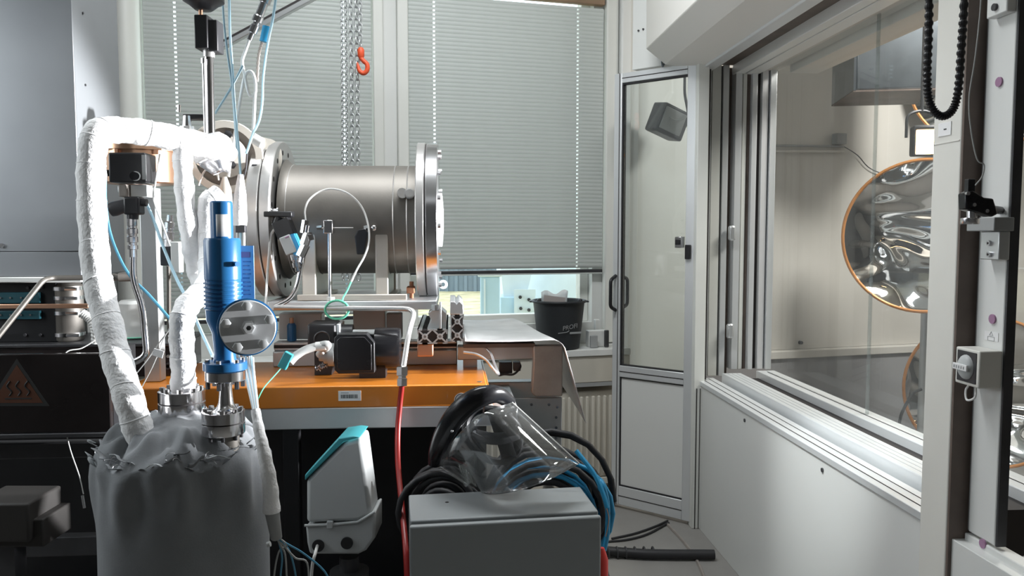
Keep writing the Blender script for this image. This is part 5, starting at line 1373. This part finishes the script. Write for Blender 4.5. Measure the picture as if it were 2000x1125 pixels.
# ---- hoses coiled over a rack behind the enclosure
hr = thing('hose_stand', 'low dark stand under the coiled hoses behind the grey enclosure', 'stand', (0.12, 2.3, 0))
ca = P(865, 985, 2.28); cbb = P(1060, 985, 2.37)
zr_ = cbb.z - 0.225
part('shelf', MB().span(-0.28, 0.30, 2.24, 2.50, zr_ - 0.02, zr_), 'dark_metal', hr)
for x_ in (-0.26, 0.26):
    for y_ in (2.26, 2.47):
        part('leg', MB().span(x_ - 0.015, x_ + 0.015, y_ - 0.015, y_ + 0.015, 0, zr_ - 0.02), 'dark_metal', hr)
def coil(label, c, rx, rz, n, r, m, dy, tail=None, jit=0.012, seed=1, spread=0.0):
    g = random.Random(seed); pts = []
    for k in range(n * 20 + 1):
        an = 2 * PI * k / 20; t = k / (n * 20)
        j = 1 - spread * (0.5 + 0.5 * math.sin(an * 0.31 + seed * 1.7)) + jit * math.sin(an * .47 + seed) + g.uniform(-1, 1) * 0.002 + 0.06 * math.sin(2 * PI * t * n * 0.37)
        pts.append(c + Vector((rx * j * math.cos(an), dy * (t - 0.5) + 0.01 * math.sin(an * 1.3), rz * j * math.sin(an))))
    if tail:
        pts += smooth_path([pts[-1]] + tail, 6)[1:]
    o = part('coiled_hose', MB().tube(pts, r, 10), m)
    return tag(o, label, 'hose', 'hoses coiled behind the grey enclosure')
sc_ = 2.32 / F_PX
coil('small coil of black hose left of the face shield', ca, 78 * sc_, 76 * sc_, 8, 6.2 * sc_, 'black_rubber', 0.14, seed=2, spread=0.5)
coil('large coil of black hose below the clear visor', cbb, 118 * sc_, 112 * sc_, 14, 6.5 * sc_, 'black_rubber', 0.20, seed=3, jit=0.03, spread=0.45)
coil('bright blue hose coiled together with the black hose under the visor', cbb + Vector((0.015, -0.04, -0.005)), 122 * sc_, 108 * sc_, 5, 4.6 * sc_, 'blue_hose', 0.12, seed=5, jit=0.03, spread=0.35,
     tail=[P(1172, 940, 2.2), P(1186, 980, 2.18), P(1186, 1040, 2.17), P(1180, 1075, 2.16)])
coil('outer loop of black hose over the radiator side of the coil', cbb + Vector((0.03, 0.08, -0.01)), 128 * sc_, 140 * sc_, 2, 6.0 * sc_, 'black_rubber', 0.05, seed=8, jit=0.02)
bt = part('blue_lead', MB().tube(smooth_path([P(1125, 880, 2.2), P(1160, 925, 2.17), P(1178, 965, 2.15), P(1186, 992, 2.14)], 6), 4.5 * sc_, 8), 'blue_hose')
tag(bt, 'cut end of a blue hose right of the grey enclosure', 'hose')
ow = part('orange_wire', MB().tube(smooth_path([P(1184, 990, 2.14), P(1189, 1010, 2.14), P(1187, 1030, 2.14), P(1183, 1048, 2.14)], 5), 0.0014, 6), 'copper')
tag(ow, 'thin copper wire dangling from the blue hose end', 'wire')

# ---- face shield lying on the hoses
fs = thing('face_shield', 'clear face shield with glossy black brow guard on the grey enclosure', 'face shield', P(960, 950, 2.1))
arc = [(848, 905), (855, 878), (868, 848), (888, 815), (915, 788), (945, 773), (972, 771), (996, 786)]
dep = [2.22, 2.17, 2.13, 2.09, 2.07, 2.07, 2.10, 2.16]
ctr = smooth_path([P(x, y, d) for (x, y), d in zip(arc, dep)], 6)
def brow(a, b):
    i = a * (len(ctr) - 1); k = min(int(i), len(ctr) - 2); p = ctr[k].lerp(ctr[k + 1], i - k)
    t = (ctr[min(k + 1, len(ctr) - 1)] - ctr[max(k - 1, 0)]).normalized()
    n_ = Vector((0, -1, 0)); n_ = (n_ - t * n_.dot(t)).normalized(); w_ = t.cross(n_)
    an = 2 * PI * b; k_ = 0.55 + 0.45 * math.sin(PI * min(1, max(0, 0.06 + 0.9 * a)))
    return p + n_ * (0.022 * k_ * math.cos(an)) + w_ * (0.030 * k_ * math.sin(an))
part('brow_guard', MB().grid(brow, 44, 20, cv=True), 'black_gloss', fs, smooth=80)
A = [(856, 912, 2.22), (872, 880, 2.12), (905, 838, 2.04), (950, 804, 2.02), (1000, 786, 2.10)]
B = [(930, 958, 2.20), (958, 965, 2.08), (1010, 958, 2.00), (1075, 935, 1.99), (1131, 905, 2.08)]
pa_ = smooth_path([P(*q) for q in A], 6); pb_ = smooth_path([P(*q) for q in B], 6)
def visor(a, b):
    k = round(a * (len(pa_) - 1))
    return pa_[k].lerp(pb_[k], b)
vo = part('visor', MB().grid(visor, len(pa_), 8), 'visor_clear', fs, smooth=80, solid=0.0012)
part('visor_edge', MB().tube([pa_[-1], pb_[-1]], 0.0022, 6), 'cable_white', fs)
part('visor_edge', MB().tube(pb_, 0.0014, 6), 'visor_clear', fs)
part('visor_edge', MB().tube([pa_[0], pb_[0]], 0.0016, 6), 'visor_clear', fs)
hb0 = P(962, 850, 2.17)
part('headband', MB().tube([hb0 + Vector((0.075 * math.cos(2 * PI * k / 28), 0.035 * math.sin(2 * PI * k / 28), 0.062 * math.sin(2 * PI * k / 28) - 0.02 * math.cos(2 * PI * k / 28))) for k in range(28)], 0.011, 8, closed=True), 'black_plastic', fs)
part('crown_strap', MB().tube(smooth_path([P(945, 800, 2.12), P(985, 808, 2.13), P(1012, 840, 2.15), P(1005, 880, 2.16), P(985, 905, 2.17)], 6), 0.014, 10), 'black_plastic', fs)
part('ratchet_knob', MB().lathe(P(1000, 838, 2.12), (0.3, -1, 0.1), [(0, 0.017), (0.012, 0.017), (0.014, 0.013)], 18), 'dark_metal', fs)
part('cross_strap', MB().grid(lambda a, b: P(930 + 85 * a, 838 - 6 * a + 24 * b + 10 * math.sin(3 * a), 2.13 - 0.03 * math.sin(PI * a)), 12, 3), 'dark_metal', fs, solid=0.002)
part('cross_strap', MB().grid(lambda a, b: P(950 + 30 * b + 30 * a, 800 + 95 * a, 2.14 - 0.03 * math.sin(PI * a)), 12, 3), 'black_plastic', fs, solid=0.002)
part('sweat_pad', MB().tube(smooth_path([P(925, 848, 2.14), P(950, 858, 2.12), P(985, 850, 2.12)], 5), 0.012, 8), 'dark_metal', fs)
for px, py in ((887, 812), (1010, 832), (883, 842)):
    part('rivet', MB().ball(P(px, py, 2.07), 0.004), 'bright_steel', fs)
cw = thing('crumpled_wrap', 'crumpled clear plastic wrap beside the small hose coil', 'wrap', P(912, 950, 2.05))
part('film', MB().grid(lambda a, b: P(895 + 26 * a + 10 * b, 905 + 42 * b + 4 * math.sin(8 * a), 2.06 - 0.02 * math.sin(9 * a + 4 * b)), 12, 8), 'clear_plastic', cw, solid=0.0005, smooth=20)
for k in range(6):
    part('crease', MB().tube(smooth_path([P(898 + 4 * k, 908 + 3 * k, 2.05), P(904 + 3 * k, 928, 2.04), P(912 + 2.5 * k, 946, 2.04)], 4), 0.0009, 5), 'clear_plastic', cw)

# ---- grey and teal valve actuator under the bench
da = 2.20
sa = da / F_PX
ac = thing('valve_actuator', 'grey wedge-shaped valve actuator with teal sloping lid under the bench', 'actuator', P(665, 1090, da))
def pz(pts, d): return [(P(x, y, d).x, P(x, y, d).z) for x, y in pts]
part('housing', MB().prism(pz([(598, 1022), (598, 938), (672, 864), (706, 856), (726, 1006), (700, 1019)], da), ((1, 0, 0), (0, 0, 1)), (0, da, 0), (0, 0.12, 0)), 'actuator_grey', ac, bevel=0.012, seg=3)
part('lid', MB().prism(pz([(596, 938), (596, 927), (662, 855), (690, 851), (705, 853), (672, 863)], da), ((1, 0, 0), (0, 0, 1)), (0, da - 0.004, 0), (0, 0.13, 0)), 'teal_plastic', ac, bevel=0.003)
part('bottom_case', MB().prism(pz([(597, 1026), (700, 1019), (733, 998), (733, 1050), (715, 1075), (700, 1082), (605, 1082), (600, 1060)], da), ((1, 0, 0), (0, 0, 1)), (0, da - 0.004, 0), (0, 0.128, 0)), 'actuator_grey', ac, bevel=0.008, seg=3)
part('seam_bead', MB().tube([Vector((x, da - 0.006, z)) for x, z in pz([(596, 1025), (650, 1023), (700, 1018), (733, 998)], da)], 0.004, 8), 'actuator_grey', ac)
part('clip', MB().span(P(640, 1028, da).x, P(652, 1028, da).x, da - 0.012, da, P(640, 1030, da).z, P(640, 1016, da).z), 'actuator_grey', ac, bevel=0.002)
for px, py in ((622, 1065), (678, 1060)):
    q = P(px, py, da - 0.004)
    part('cable_entry', MB().cyl((q.x, da - 0.002, q.z), (q.x, da - 0.010, q.z), 12 * sa, seg=22), 'black_rubber', ac)
part('cable', MB().tube(smooth_path([P(620, 1066, da - 0.01), P(616, 1080, da - 0.05), P(610, 1105, da - 0.06), P(606, 1160, da - 0.06)], 6), 3.2 * sa, 8), 'cable_white', ac)
part('stem', MB().lathe(P(683, 1160, da + 0.05), EZ, [(0, 40 * sa), (50 * sa, 40 * sa), (52 * sa, 20 * sa), (80 * sa, 20 * sa)], 20), 'dark_metal', ac)
part('pedestal', MB().cyl((P(683, 1160, da + .05).x, da + 0.05, 0), P(683, 1160, da + 0.05), 0.03, seg=16), 'dark_metal', ac)

# ---- floor cables at the door
fcab = part('ducted_cable', MB().tube([P(1150, 1074, 3.25) * 0 + W0.w(*W0.onZ(x, y, 0.025)) for x, y in ((1140, 1073), (1180, 1076), (1215, 1079), (1260, 1082), (1310, 1083), (1395, 1083))], 0.022, 12), 'black_rubber')
tag(fcab, 'thick black cable trunk lying on the floor right of the enclosure', 'cable')
for k, x in enumerate((1188, 1205, 1222, 1240, 1258, 1275)):
    q = W0.onZ(x, 1079, 0.025)
    part('binding', MB().ring(q, (1, 0.05, 0), 0.024, 0.004, 16, 6), 'dark_metal', fcab)
for k, pts in enumerate((((1195, 1052), (1240, 1042), (1280, 1028), (1304, 1017)), ((1185, 1058), (1225, 1054), (1265, 1043), (1306, 1021)))):
    o = part('thin_cable', MB().tube(smooth_path([W0.w(*W0.onZ(x, y, 0.006)) for x, y in pts], 5), 0.0055, 8), 'black_rubber')
    tag(o, ('upper' if k == 0 else 'lower') + ' of two thin black cables on the floor by the door', 'cable')
o = part('floor_joint_strip', MB().tube(smooth_path([W0.w(*W0.onZ(x, y, 0.002)) for x, y in ((1303, 1024), (1330, 1052), (1352, 1080), (1366, 1105), (1380, 1140))], 5), 0.008, 6), 'brown_steel')
tag(o, 'narrow dark joint strip running across the floor to the partition', 'strip')

# ================================================================== FITTINGS ON AND BEFORE THE CHAMBER
dg_ = 2.66
tubeR = lambda px: px * dg_ / F_PX
bv = thing('ball_valve', 'black handled valve with blue and grey sensor before the left flange', 'valve', P(560, 500, dg_))
part('handle', MB().span(P(518, 430, dg_).x, P(573, 430, dg_).x, dg_ - 0.02, dg_ + 0.02, P(545, 424, dg_).z, P(545, 413, dg_).z), 'black_plastic', bv, bevel=0.004)
part('stem', MB().cyl(P(540, 442, dg_), P(545, 424, dg_), tubeR(10), seg=14), 'black_plastic', bv)
rot = Matrix.Rotation(math.radians(-22), 3, 'Y')
def vb(x, y, w, h, dp, m, nm, dy=0.0):
    part(nm, MB().box(P(x, y, dg_ + dy), (tubeR(w), dp, tubeR(h)), rot), m, bv, bevel=0.003)
vb(556, 446, 34, 34, 0.05, 'black_plastic', 'body')
vb(575, 472, 16, 50, 0.052, 'sensor_blue', 'blue_cover', 0.002)
vb(566, 478, 22, 36, 0.054, 'lgrey_plastic', 'grey_cover', -0.004)
vb(565, 463, 10, 4, 0.056, 'label_purple', 'maker_mark', -0.004)
part('lower_fitting', MB().lathe(P(583, 530, dg_), P(574, 494, dg_) - P(583, 530, dg_), [(tubeR(a_), tubeR(r_)) for a_, r_ in [(0, 6), (8, 6), (9, 9), (18, 9), (19, 7), (22, 7), (23, 9), (34, 9)]], 14), 'chrome', bv, smooth=25)
part('signal_cable', MB().tube(smooth_path([P(536, 448, dg_), P(529, 460, dg_), P(526, 490, dg_), P(522, 540, dg_), P(519, 596, dg_ - .03)], 6), tubeR(2.6), 8), 'cable_white', bv)
tf = thing('tee_fitting', 'chrome tee fitting with nuts on the near side of the chamber', 'fitting', P(597, 480, dg_))
for (xa, ya, xb, yb_, r_) in ((594, 478, 602, 455, 8), (602, 455, 606, 470, 7), (593, 455, 597, 430, 6), (587, 500, 597, 478, 8)):
    part('nut', MB().cyl(P(xa, ya, dg_ - .03), P(xb, yb_, dg_ - .03), tubeR(r_ * 1.15), seg=6), 'chrome', tf)
part('body', MB().cyl(P(588, 512, dg_ - .03), P(600, 440, dg_ - .03), tubeR(5.5), seg=12), 'chrome', tf)
stb = thing('steel_pipe_run', 'bent steel tube running under the plate and down to the red hose', 'tube', P(785, 755, 2.5))
part('tube', MB().tube(fillet([P(592, 500, 2.67), P(580, 560, 2.66), P(567, 585, 2.64), P(536, 599, 2.62)], 0.03), tubeR(4.8), 12), 'chrome', stb)
part('tube', MB().tube(fillet([P(536, 600, 2.62), P(690, 602, 2.60), P(812, 603, 2.58), P(798, 650, 2.49), P(785, 735, 2.42)], 0.04), tubeR(5), 12), 'steel', stb)
part('compression_nut', MB().lathe(P(786, 754, 2.42), P(786, 716, 2.43) - P(786, 754, 2.42), [(tubeR(a_), tubeR(r_)) for a_, r_ in [(0, 10), (13, 10), (14, 8), (18, 8), (19, 11), (34, 11), (36, 7)]], 6), 'chrome', stb, smooth=20)
rhs = part('red_hose', MB().tube(smooth_path([P(785, 752, 2.42), P(781, 790, 2.42), P(777, 840, 2.40), P(777, 900, 2.35), P(782, 960, 2.28), P(788, 1020, 2.2), P(793, 1080, 2.12), P(797, 1160, 2.06)], 6), 5.6 * 2.35 / F_PX, 12), 'red_hose')
tag(rhs, 'dark red hose hanging from the steel tube beside the enclosure', 'hose')
cp = thing('capillary_fitting', 'pale capillary tube arching over the chamber side', 'tube', P(727, 445, dg_ + 0.04))
dcap = 2.72
part('capillary', MB().tube(smooth_path([P(597, 432, dg_ + .02), P(596, 410, 2.68), P(604, 390, 2.68), P(625, 374, 2.69), P(650, 369, 2.70), P(680, 378, 2.70), P(705, 402, 2.71), P(718, 435, 2.71), P(721, 470, 2.70), P(712, 500, 2.69), P(698, 525, 2.67), P(686, 550, 2.66)], 7), 1.8 * dcap / F_PX, 8), 'cable_white', cp)
part('end_nut', MB().cyl(P(712, 447, 2.74), P(722, 445, 2.74), tubeR(7), seg=6), 'chrome', cp)
part('end_ball', MB().ball(P(730, 445, 2.74), tubeR(6.5)), 'chrome', cp)
part('green_tail', MB().tube(smooth_path([P(686, 550, 2.66), P(678, 568, 2.65), P(670, 582, 2.64), P(669, 592, 2.63)], 5), tubeR(1.6), 6), 'cable_green', cp)
gr = part('green_wire_ring', MB().tube([P(658 + 23 * math.cos(2 * PI * k / 26), 605 + 18 * math.sin(2 * PI * k / 26), 2.60) for k in range(26)], tubeR(2.4), 8, closed=True), 'cable_green')
tag(gr, 'loop of green earth wire hanging before the mounting plate', 'wire')
td = part('black_lever', MB().prism(pz([(694, 462), (700, 449), (714, 446), (720, 455), (712, 497), (698, 497)], 2.73), ((1, 0, 0), (0, 0, 1)), (0, 2.715, 0), (0, 0.025, 0)), 'black_plastic', bevel=0.004)
tag(td, 'small black valve lever at the end of the capillary tube', 'lever')
sn = thing('sensor_probe', 'slim vertical probe rod with chrome head before the chamber', 'probe', P(644, 588, 2.66))
part('head', MB().span(P(634, 450, 2.66).x, P(652, 450, 2.66).x, 2.64, 2.68, P(640, 456, 2.66).z, P(640, 430, 2.66).z), 'chrome', sn, bevel=0.003)
part('rod', MB().tube([P(643, 456, 2.66), P(644, 587, 2.66)], tubeR(3.2), 10), 'bright_steel', sn)
part('side_nut', MB().cyl(P(619, 445, 2.67), P(629, 444, 2.67), tubeR(4.5), seg=6), 'chrome', sn)
part('link_rod', MB().tube([P(622, 445, 2.69), P(690, 445, 2.72)], tubeR(1.3), 6), 'steel', sn)
part('foot', MB().cyl(P(646, 587, 2.66), P(646, 580, 2.66), tubeR(8), seg=12), 'white_lacquer', sn)

# port flange left of the chamber
pf_ = thing('port_flange', 'pale steel port flange facing the room left of the chamber', 'flange', R(443, 372, 2.86))
c = R(443, 308, 2.80); nf = (-EY + EX * 0.12).normalized(); rp = S(68, 2.8)
part('outer_ring', MB().lathe(c, nf, [(0, rp), (0.03, rp), (0.032, rp * .98)], 48, inner=rp * .80), 'bracket_beige', pf_, smooth=30)
part('recess', MB().lathe(c, nf, [(0, rp * .8), (0.006, rp * .8)], 40), 'brown_steel', pf_)
part('cover', MB().lathe(c + nf * 0.006, nf, [(0, rp * .58), (0.03, rp * .58), (0.032, rp * .55)], 40), 'bracket_beige', pf_)
for px, py in ((449, 265), (456, 324), (500, 330), (400, 300)):
    part('bolt', MB().lathe(R(px, py, 2.80) + nf * 0.03, nf, [(0, 0.014), (0.01, 0.014), (0.011, 0.008)], 6), 'dark_metal', pf_)
part('neck', MB().cyl(R(470, 308, 2.86), R(507, 326, 2.93), S(48, 2.9), S(58, 2.9), 36), 'bracket_beige', pf_)
part('tension_sleeve', MB().cyl(R(492, 268, 2.74), R(512, 280, 2.74), S(10, 2.74), seg=18), 'white_lacquer', pf_)
part('neck_support', MB(ROOM).span(L(455, 400, 2.86).x, L(480, 400, 2.86).x, 2.84, 2.9, zt if False else ZO + 0.001, L(455, 375, 2.86).z), 'alu_dull', pf_)

# ================================================================== RISER, HANGING TUBES AND CABLES AT THE TOP
dt = 2.32
rv = thing('riser_actuator', 'black valve actuator on a chrome riser tube above the wrapped pipe', 'actuator', P(410, 265, dt))
tS = lambda px: px * dt / F_PX
part('riser', MB().cyl(P(411, 268, dt), P(408, 95, dt), tS(9), seg=18), 'chrome', rv)
part('guide_rod', MB().cyl(P(401, 262, dt - 0.02), P(397, 118, dt - 0.02), tS(2.5), seg=8), 'bright_steel', rv)
part('rod_nut', MB().cyl(P(397, 124, dt - 0.02), P(397, 114, dt - 0.02), tS(4.5), seg=8), 'bright_steel', rv)
part('collar', MB().cyl(P(408, 112, dt), P(408, 96, dt), tS(11), seg=16), 'steel', rv)
q0, q1 = P(380, 94, dt - .03), P(404, 28, dt - .03)
part('solenoid', MB().span(q0.x, q1.x, dt - 0.03, dt + 0.03, q0.z, q1.z), 'black_plastic', rv, bevel=0.003)
q0, q1 = P(406, 100, dt - .02), P(424, 38, dt - .02)
part('solenoid', MB().span(q0.x, q1.x, dt - 0.02, dt + 0.03, q0.z, q1.z), 'dark_metal', rv, bevel=0.003)
part('brass_nipple', MB().cyl(P(392, 30, dt), P(392, 10, dt), tS(4), seg=10), 'copper', rv)
part('diaphragm', MB().lathe(P(398, 20, dt), EZ, [(0, tS(16)), (tS(10), tS(28)), (tS(16), tS(38)), (tS(40), tS(38)), (tS(60), tS(20))], 30), 'black_plastic', rv)
tv = thing('toggle_valve', 'small black T-handle valve behind the horizontal wrapped pipe', 'valve', R(365, 265, 2.55))
part('handle', MB().span(R(346, 224, 2.55).x, R(389, 224, 2.55).x, 2.52, 2.56, R(365, 229, 2.55).z, R(365, 219, 2.55).z), 'black_plastic', tv, bevel=0.003)
part('bonnet', MB().lathe(R(366, 262, 2.55), EZ, [(0, S(18, 2.55)), (S(14, 2.55), S(15, 2.55)), (S(15, 2.55), S(9, 2.55)), (S(34, 2.55), S(7, 2.55))], 10), 'chrome', tv, smooth=25)
part('body', MB().cyl(R(366, 300, 2.55), R(366, 262, 2.55), S(14, 2.55), seg=12), 'steel', tv)
part('nipple', MB().cyl(R(350, 219, 2.55), R(350, 205, 2.55), S(3, 2.55), seg=8), 'chrome', tv)
dh = 2.5
hS = lambda px: px * dh / F_PX
ln = thing('sample_line', 'bright steel sample line with fittings and an elongated loop', 'tube', P(497, 262, dh))
part('fittings', MB().lathe(P(487, 78, dh), P(527, -20, dh) - P(487, 78, dh), [(hS(a_), hS(r_)) for a_, r_ in [(0, 5), (14, 5), (15, 8), (30, 8), (31, 6), (36, 6), (37, 10), (48, 10), (50, 8), (75, 8), (76, 11), (106, 11)]], 14), 'bright_steel', ln, smooth=25)
part('line', MB().tube(smooth_path([P(487, 78, dh), P(480, 98, dh), P(473, 120, dh), P(477, 142, dh), P(482, 168, dh), P(488, 186, dh), P(495, 189, dh), P(499, 178, dh), P(498, 156, dh), P(492, 141, dh), P(483, 141, dh), P(476, 157, dh), P(470, 190, dh), P(461, 250, dh), P(452, 300, dh), P(446, 345, dh)], 7), hS(3.0), 10), 'cable_white', ln)
part('branch', MB().tube([P(498, 180, dh), P(496, 230, dh), P(494, 262, dh)], hS(3.2), 10), 'cable_white', ln)
part('connector_blue', MB().cyl(P(516, 82, dh + .05), P(522, 52, dh + .05), hS(9), seg=12), 'blue_hose', ln)
part('spring_lead', MB().tube(smooth_path([P(512, 82, dh + .05), P(505, 110, dh + .05), P(502, 160, dh + .05)], 10), [hS(3.6 if k % 2 else 2.4) for k in range(21)], 8), 'brown_steel', ln)
for lab, pts, m, r_ in (
    ('pale blue cable hanging in front of the left blind, right of the riser', [(447, -30), (449, 60), (454, 140), (459, 220), (466, 290), (470, 345)], 'cable_lightblue', 2.6),
    ('darker blue cable hanging close to the black solenoid', [(433, -30), (438, 50), (445, 110), (452, 160), (458, 230), (463, 300)], 'cable_lightblue', 2.0),
    ('pale blue cable crossing diagonally down to the riser', [(474, 128), (455, 165), (437, 195), (420, 222)], 'cable_lightblue', 2.2),
    ('long pale blue cable curving down to the chamber top', [(542, -30), (534, 30), (522, 90), (514, 150), (512, 200), (506, 235), (494, 262), (481, 300)], 'cable_lightblue', 2.6),
    ('thin dark cable beside the tension sleeve', [(505, 238), (496, 260), (484, 290), (480, 330), (474, 350)], 'dark_metal', 1.8),
    ('thin white thermocouple wire arching before the port flange', [(388, 362), (396, 340), (408, 326), (417, 325), (424, 338), (427, 352)], 'cable_white', 1.8),
    ('thin white thermocouple wire in front of the bronze housing', [(312, 300), (308, 330), (303, 360), (300, 390), (318, 440), (332, 480)], 'cable_white', 1.6)):
    o = part('hanging_cable', MB().tube(smooth_path([P(x, y, dh - 0.03 if x > 380 else 2.22) for x, y in pts], 7), hS(r_), 8), m)
    tag(o, lab, 'cable', 'cables hanging round the chamber inlet')
for lab, pts, m, r_, d0, d1 in (
    ('dark blue cable from the sensor box curving behind the steel tube', [(206, 340), (206, 390), (214, 450), (232, 500), (255, 540), (290, 575), (325, 615), (345, 640)], 'cable_blue', 3.0, 2.26, 2.2),
    ('pale blue cable running from the T-shaped sensor to the valve', [(286, 396), (300, 430), (322, 490), (345, 545), (368, 590), (392, 645), (415, 695)], 'cable_lightblue', 3.0, 2.24, 1.95)):
    n_ = len(pts)
    o = part('sensor_cable', MB().tube(smooth_path([P(x, y, d0 + (d1 - d0) * k / (n_ - 1)) for k, (x, y) in enumerate(pts)], 7), r_ * 2.2 / F_PX, 8), m)
    tag(o, lab, 'cable')
sv = thing('white_sleeve', 'white fibre sleeve with wires hanging left of the chamber', 'sleeve', P(468, 445, 2.44))
part('sleeve', MB().lathe(P(468, 441, 2.44), P(470, 344, 2.44) - P(468, 441, 2.44), [(0, hS(13)), (hS(10), hS(14)), (hS(60), hS(11)), (hS(85), hS(7)), (hS(97), hS(5))], 16), 'glass_wool', sv, smooth=60)
part('clip', MB().box(P(471, 447, 2.43), (hS(18), 0.02, hS(14)), None), 'dark_metal', sv, bevel=0.002)
for k in range(3):
    part('wire', MB().tube(smooth_path([P(464 + 6 * k, 440, 2.43), P(463 + 7 * k, 470, 2.42), P(460 + 8 * k, 520, 2.4), P(462 + 9 * k, 580, 2.38)], 5), hS(2.2), 8), ('cable_white', 'cable_lightblue', 'cable_white')[k], sv)
bsl = part('beige_sleeve', MB().lathe(P(440, 400, 2.5), P(439, 345, 2.5) - P(440, 400, 2.5), [(0, hS(14)), (hS(30), hS(12)), (hS(54), hS(4))], 14), 'bracket_beige', smooth=60)
tag(bsl, 'short beige sleeve behind the white fibre sleeve', 'sleeve')
wt_ = part('white_tag', MB().box(P(309, 690, 2.15), (0.028, 0.003, 0.020), Matrix.Rotation(0.3, 3, 'Y')), 'label_white')
tag(wt_, 'small white paper tag on the wires before the orange beam', 'tag')
for lab, pts in (('thin pale wire running down to the white paper tag', [(330, 642), (318, 665), (310, 688), (296, 720), (275, 760)]), ('thin pale wire crossing left of the short wrapped pipe', [(352, 610), (334, 640), (312, 668), (290, 700), (262, 735)])):
    tag(part('thin_wire', MB().tube(smooth_path([P(x, y, 2.17) for x, y in pts], 6), 0.0014, 6), 'cable_grey'), lab, 'wire')

# ---- chain hoist in front of the blind
dk = 3.62
kS = lambda px: px * dk / F_PX
def chain(parent, pts, lw, ll, r, name='chain_links'):
    """interlocking oval links along a path, every second one turned a quarter"""
    pa2 = []; step = kS(ll) * 0.72
    pts = [Vector(p) for p in pts]
    for i in range(len(pts) - 1):
        n2 = max(1, int((pts[i + 1] - pts[i]).length / step))
        pa2 += [pts[i].lerp(pts[i + 1], k / n2) for k in range(n2)]
    mb = MB()
    for k, p in enumerate(pa2):
        u_ = Vector((1, 0, 0)) if k % 2 else Vector((0.35, 1, 0)).normalized()
        mb.tube([p + u_ * (kS(lw) / 2 * math.cos(2 * PI * j / 12)) + EZ * (kS(ll) / 2 * math.sin(2 * PI * j / 12)) for j in range(12)], kS(r), 5, closed=True)
    o = part(name, mb, 'chain_zinc', parent, smooth=60)
    o['kind'] = 'stuff'
    return o
hand = thing('hand_chain', 'fine double hand chain of the hoist before the left blind', 'chain', P(674, 555, dk))
for px0, px1 in ((667, 670), (675, 679)):
    chain(hand, [P(px0, -40, dk), P(px0 + 2, 200, dk), P(px1, 550, dk)], 5, 8.5, 0.8)
load = thing('load_chain', 'coarser load chain of the hoist hanging right of the hand chain', 'chain', P(692, 556, dk))
for px0, px1 in ((684, 690), (695, 701)):
    chain(load, [P(px0, -40, dk), P(px0 + 3, 150, dk), P(px1, 552, dk)], 8, 15, 1.15)
hk = thing('hoist_hook', 'bright red hoist hook hanging on its chain', 'hook', P(708, 146, dk))
chain(hk, [P(703, -40, dk - .03), P(704, 94, dk - .03)], 7, 13, 1.1)
part('swivel', MB().lathe(P(705, 114, dk - .03), EZ, [(0, kS(4)), (kS(4), kS(6.5)), (kS(16), kS(6.5)), (kS(20), kS(4))], 14), 'hook_red', hk)
part('hook', MB().tube(smooth_path([P(705, 113, dk - .03), P(710, 119, dk - .03), P(717, 126, dk - .03), P(717, 137, dk - .03), P(710, 143, dk - .03), P(702, 138, dk - .03), P(699, 127, dk - .03), P(698, 122, dk - .03)], 6), [kS(4.4)] * 30 + [kS(4.2 - .25 * k) for k in range(13)], 10), 'hook_red', hk)
part('latch', MB().tube([P(704, 117, dk - .03), P(699, 126, dk - .03)], kS(1.2), 6), 'steel', hk)
db = thing('jib_bar', 'aluminium rail crossing diagonally before the top of the left blind', 'rail', P(520, 45, 3.3))
a_, b_ = P(428, 92, 3.3), P(640, -22, 3.3)
u_ = (b_ - a_).normalized(); rot_ = Matrix.Rotation(-math.atan2(u_.z, u_.x), 3, 'Y')
ctr_ = (a_ + b_) / 2
part('bar', MB().box(ctr_, ((b_ - a_).length, 0.03, 0.030), rot_), 'alu', db, bevel=0.003)
part('slot', MB().box(ctr_ - Vector((0, 0.0155, -0.010)), ((b_ - a_).length, 0.001, 0.008), rot_), 'dark_gap', db)
part('hanger', MB().cyl(b_, Vector((b_.x, b_.y, CEIL - 0.001)), 0.012, seg=10), 'alu_dull', db)
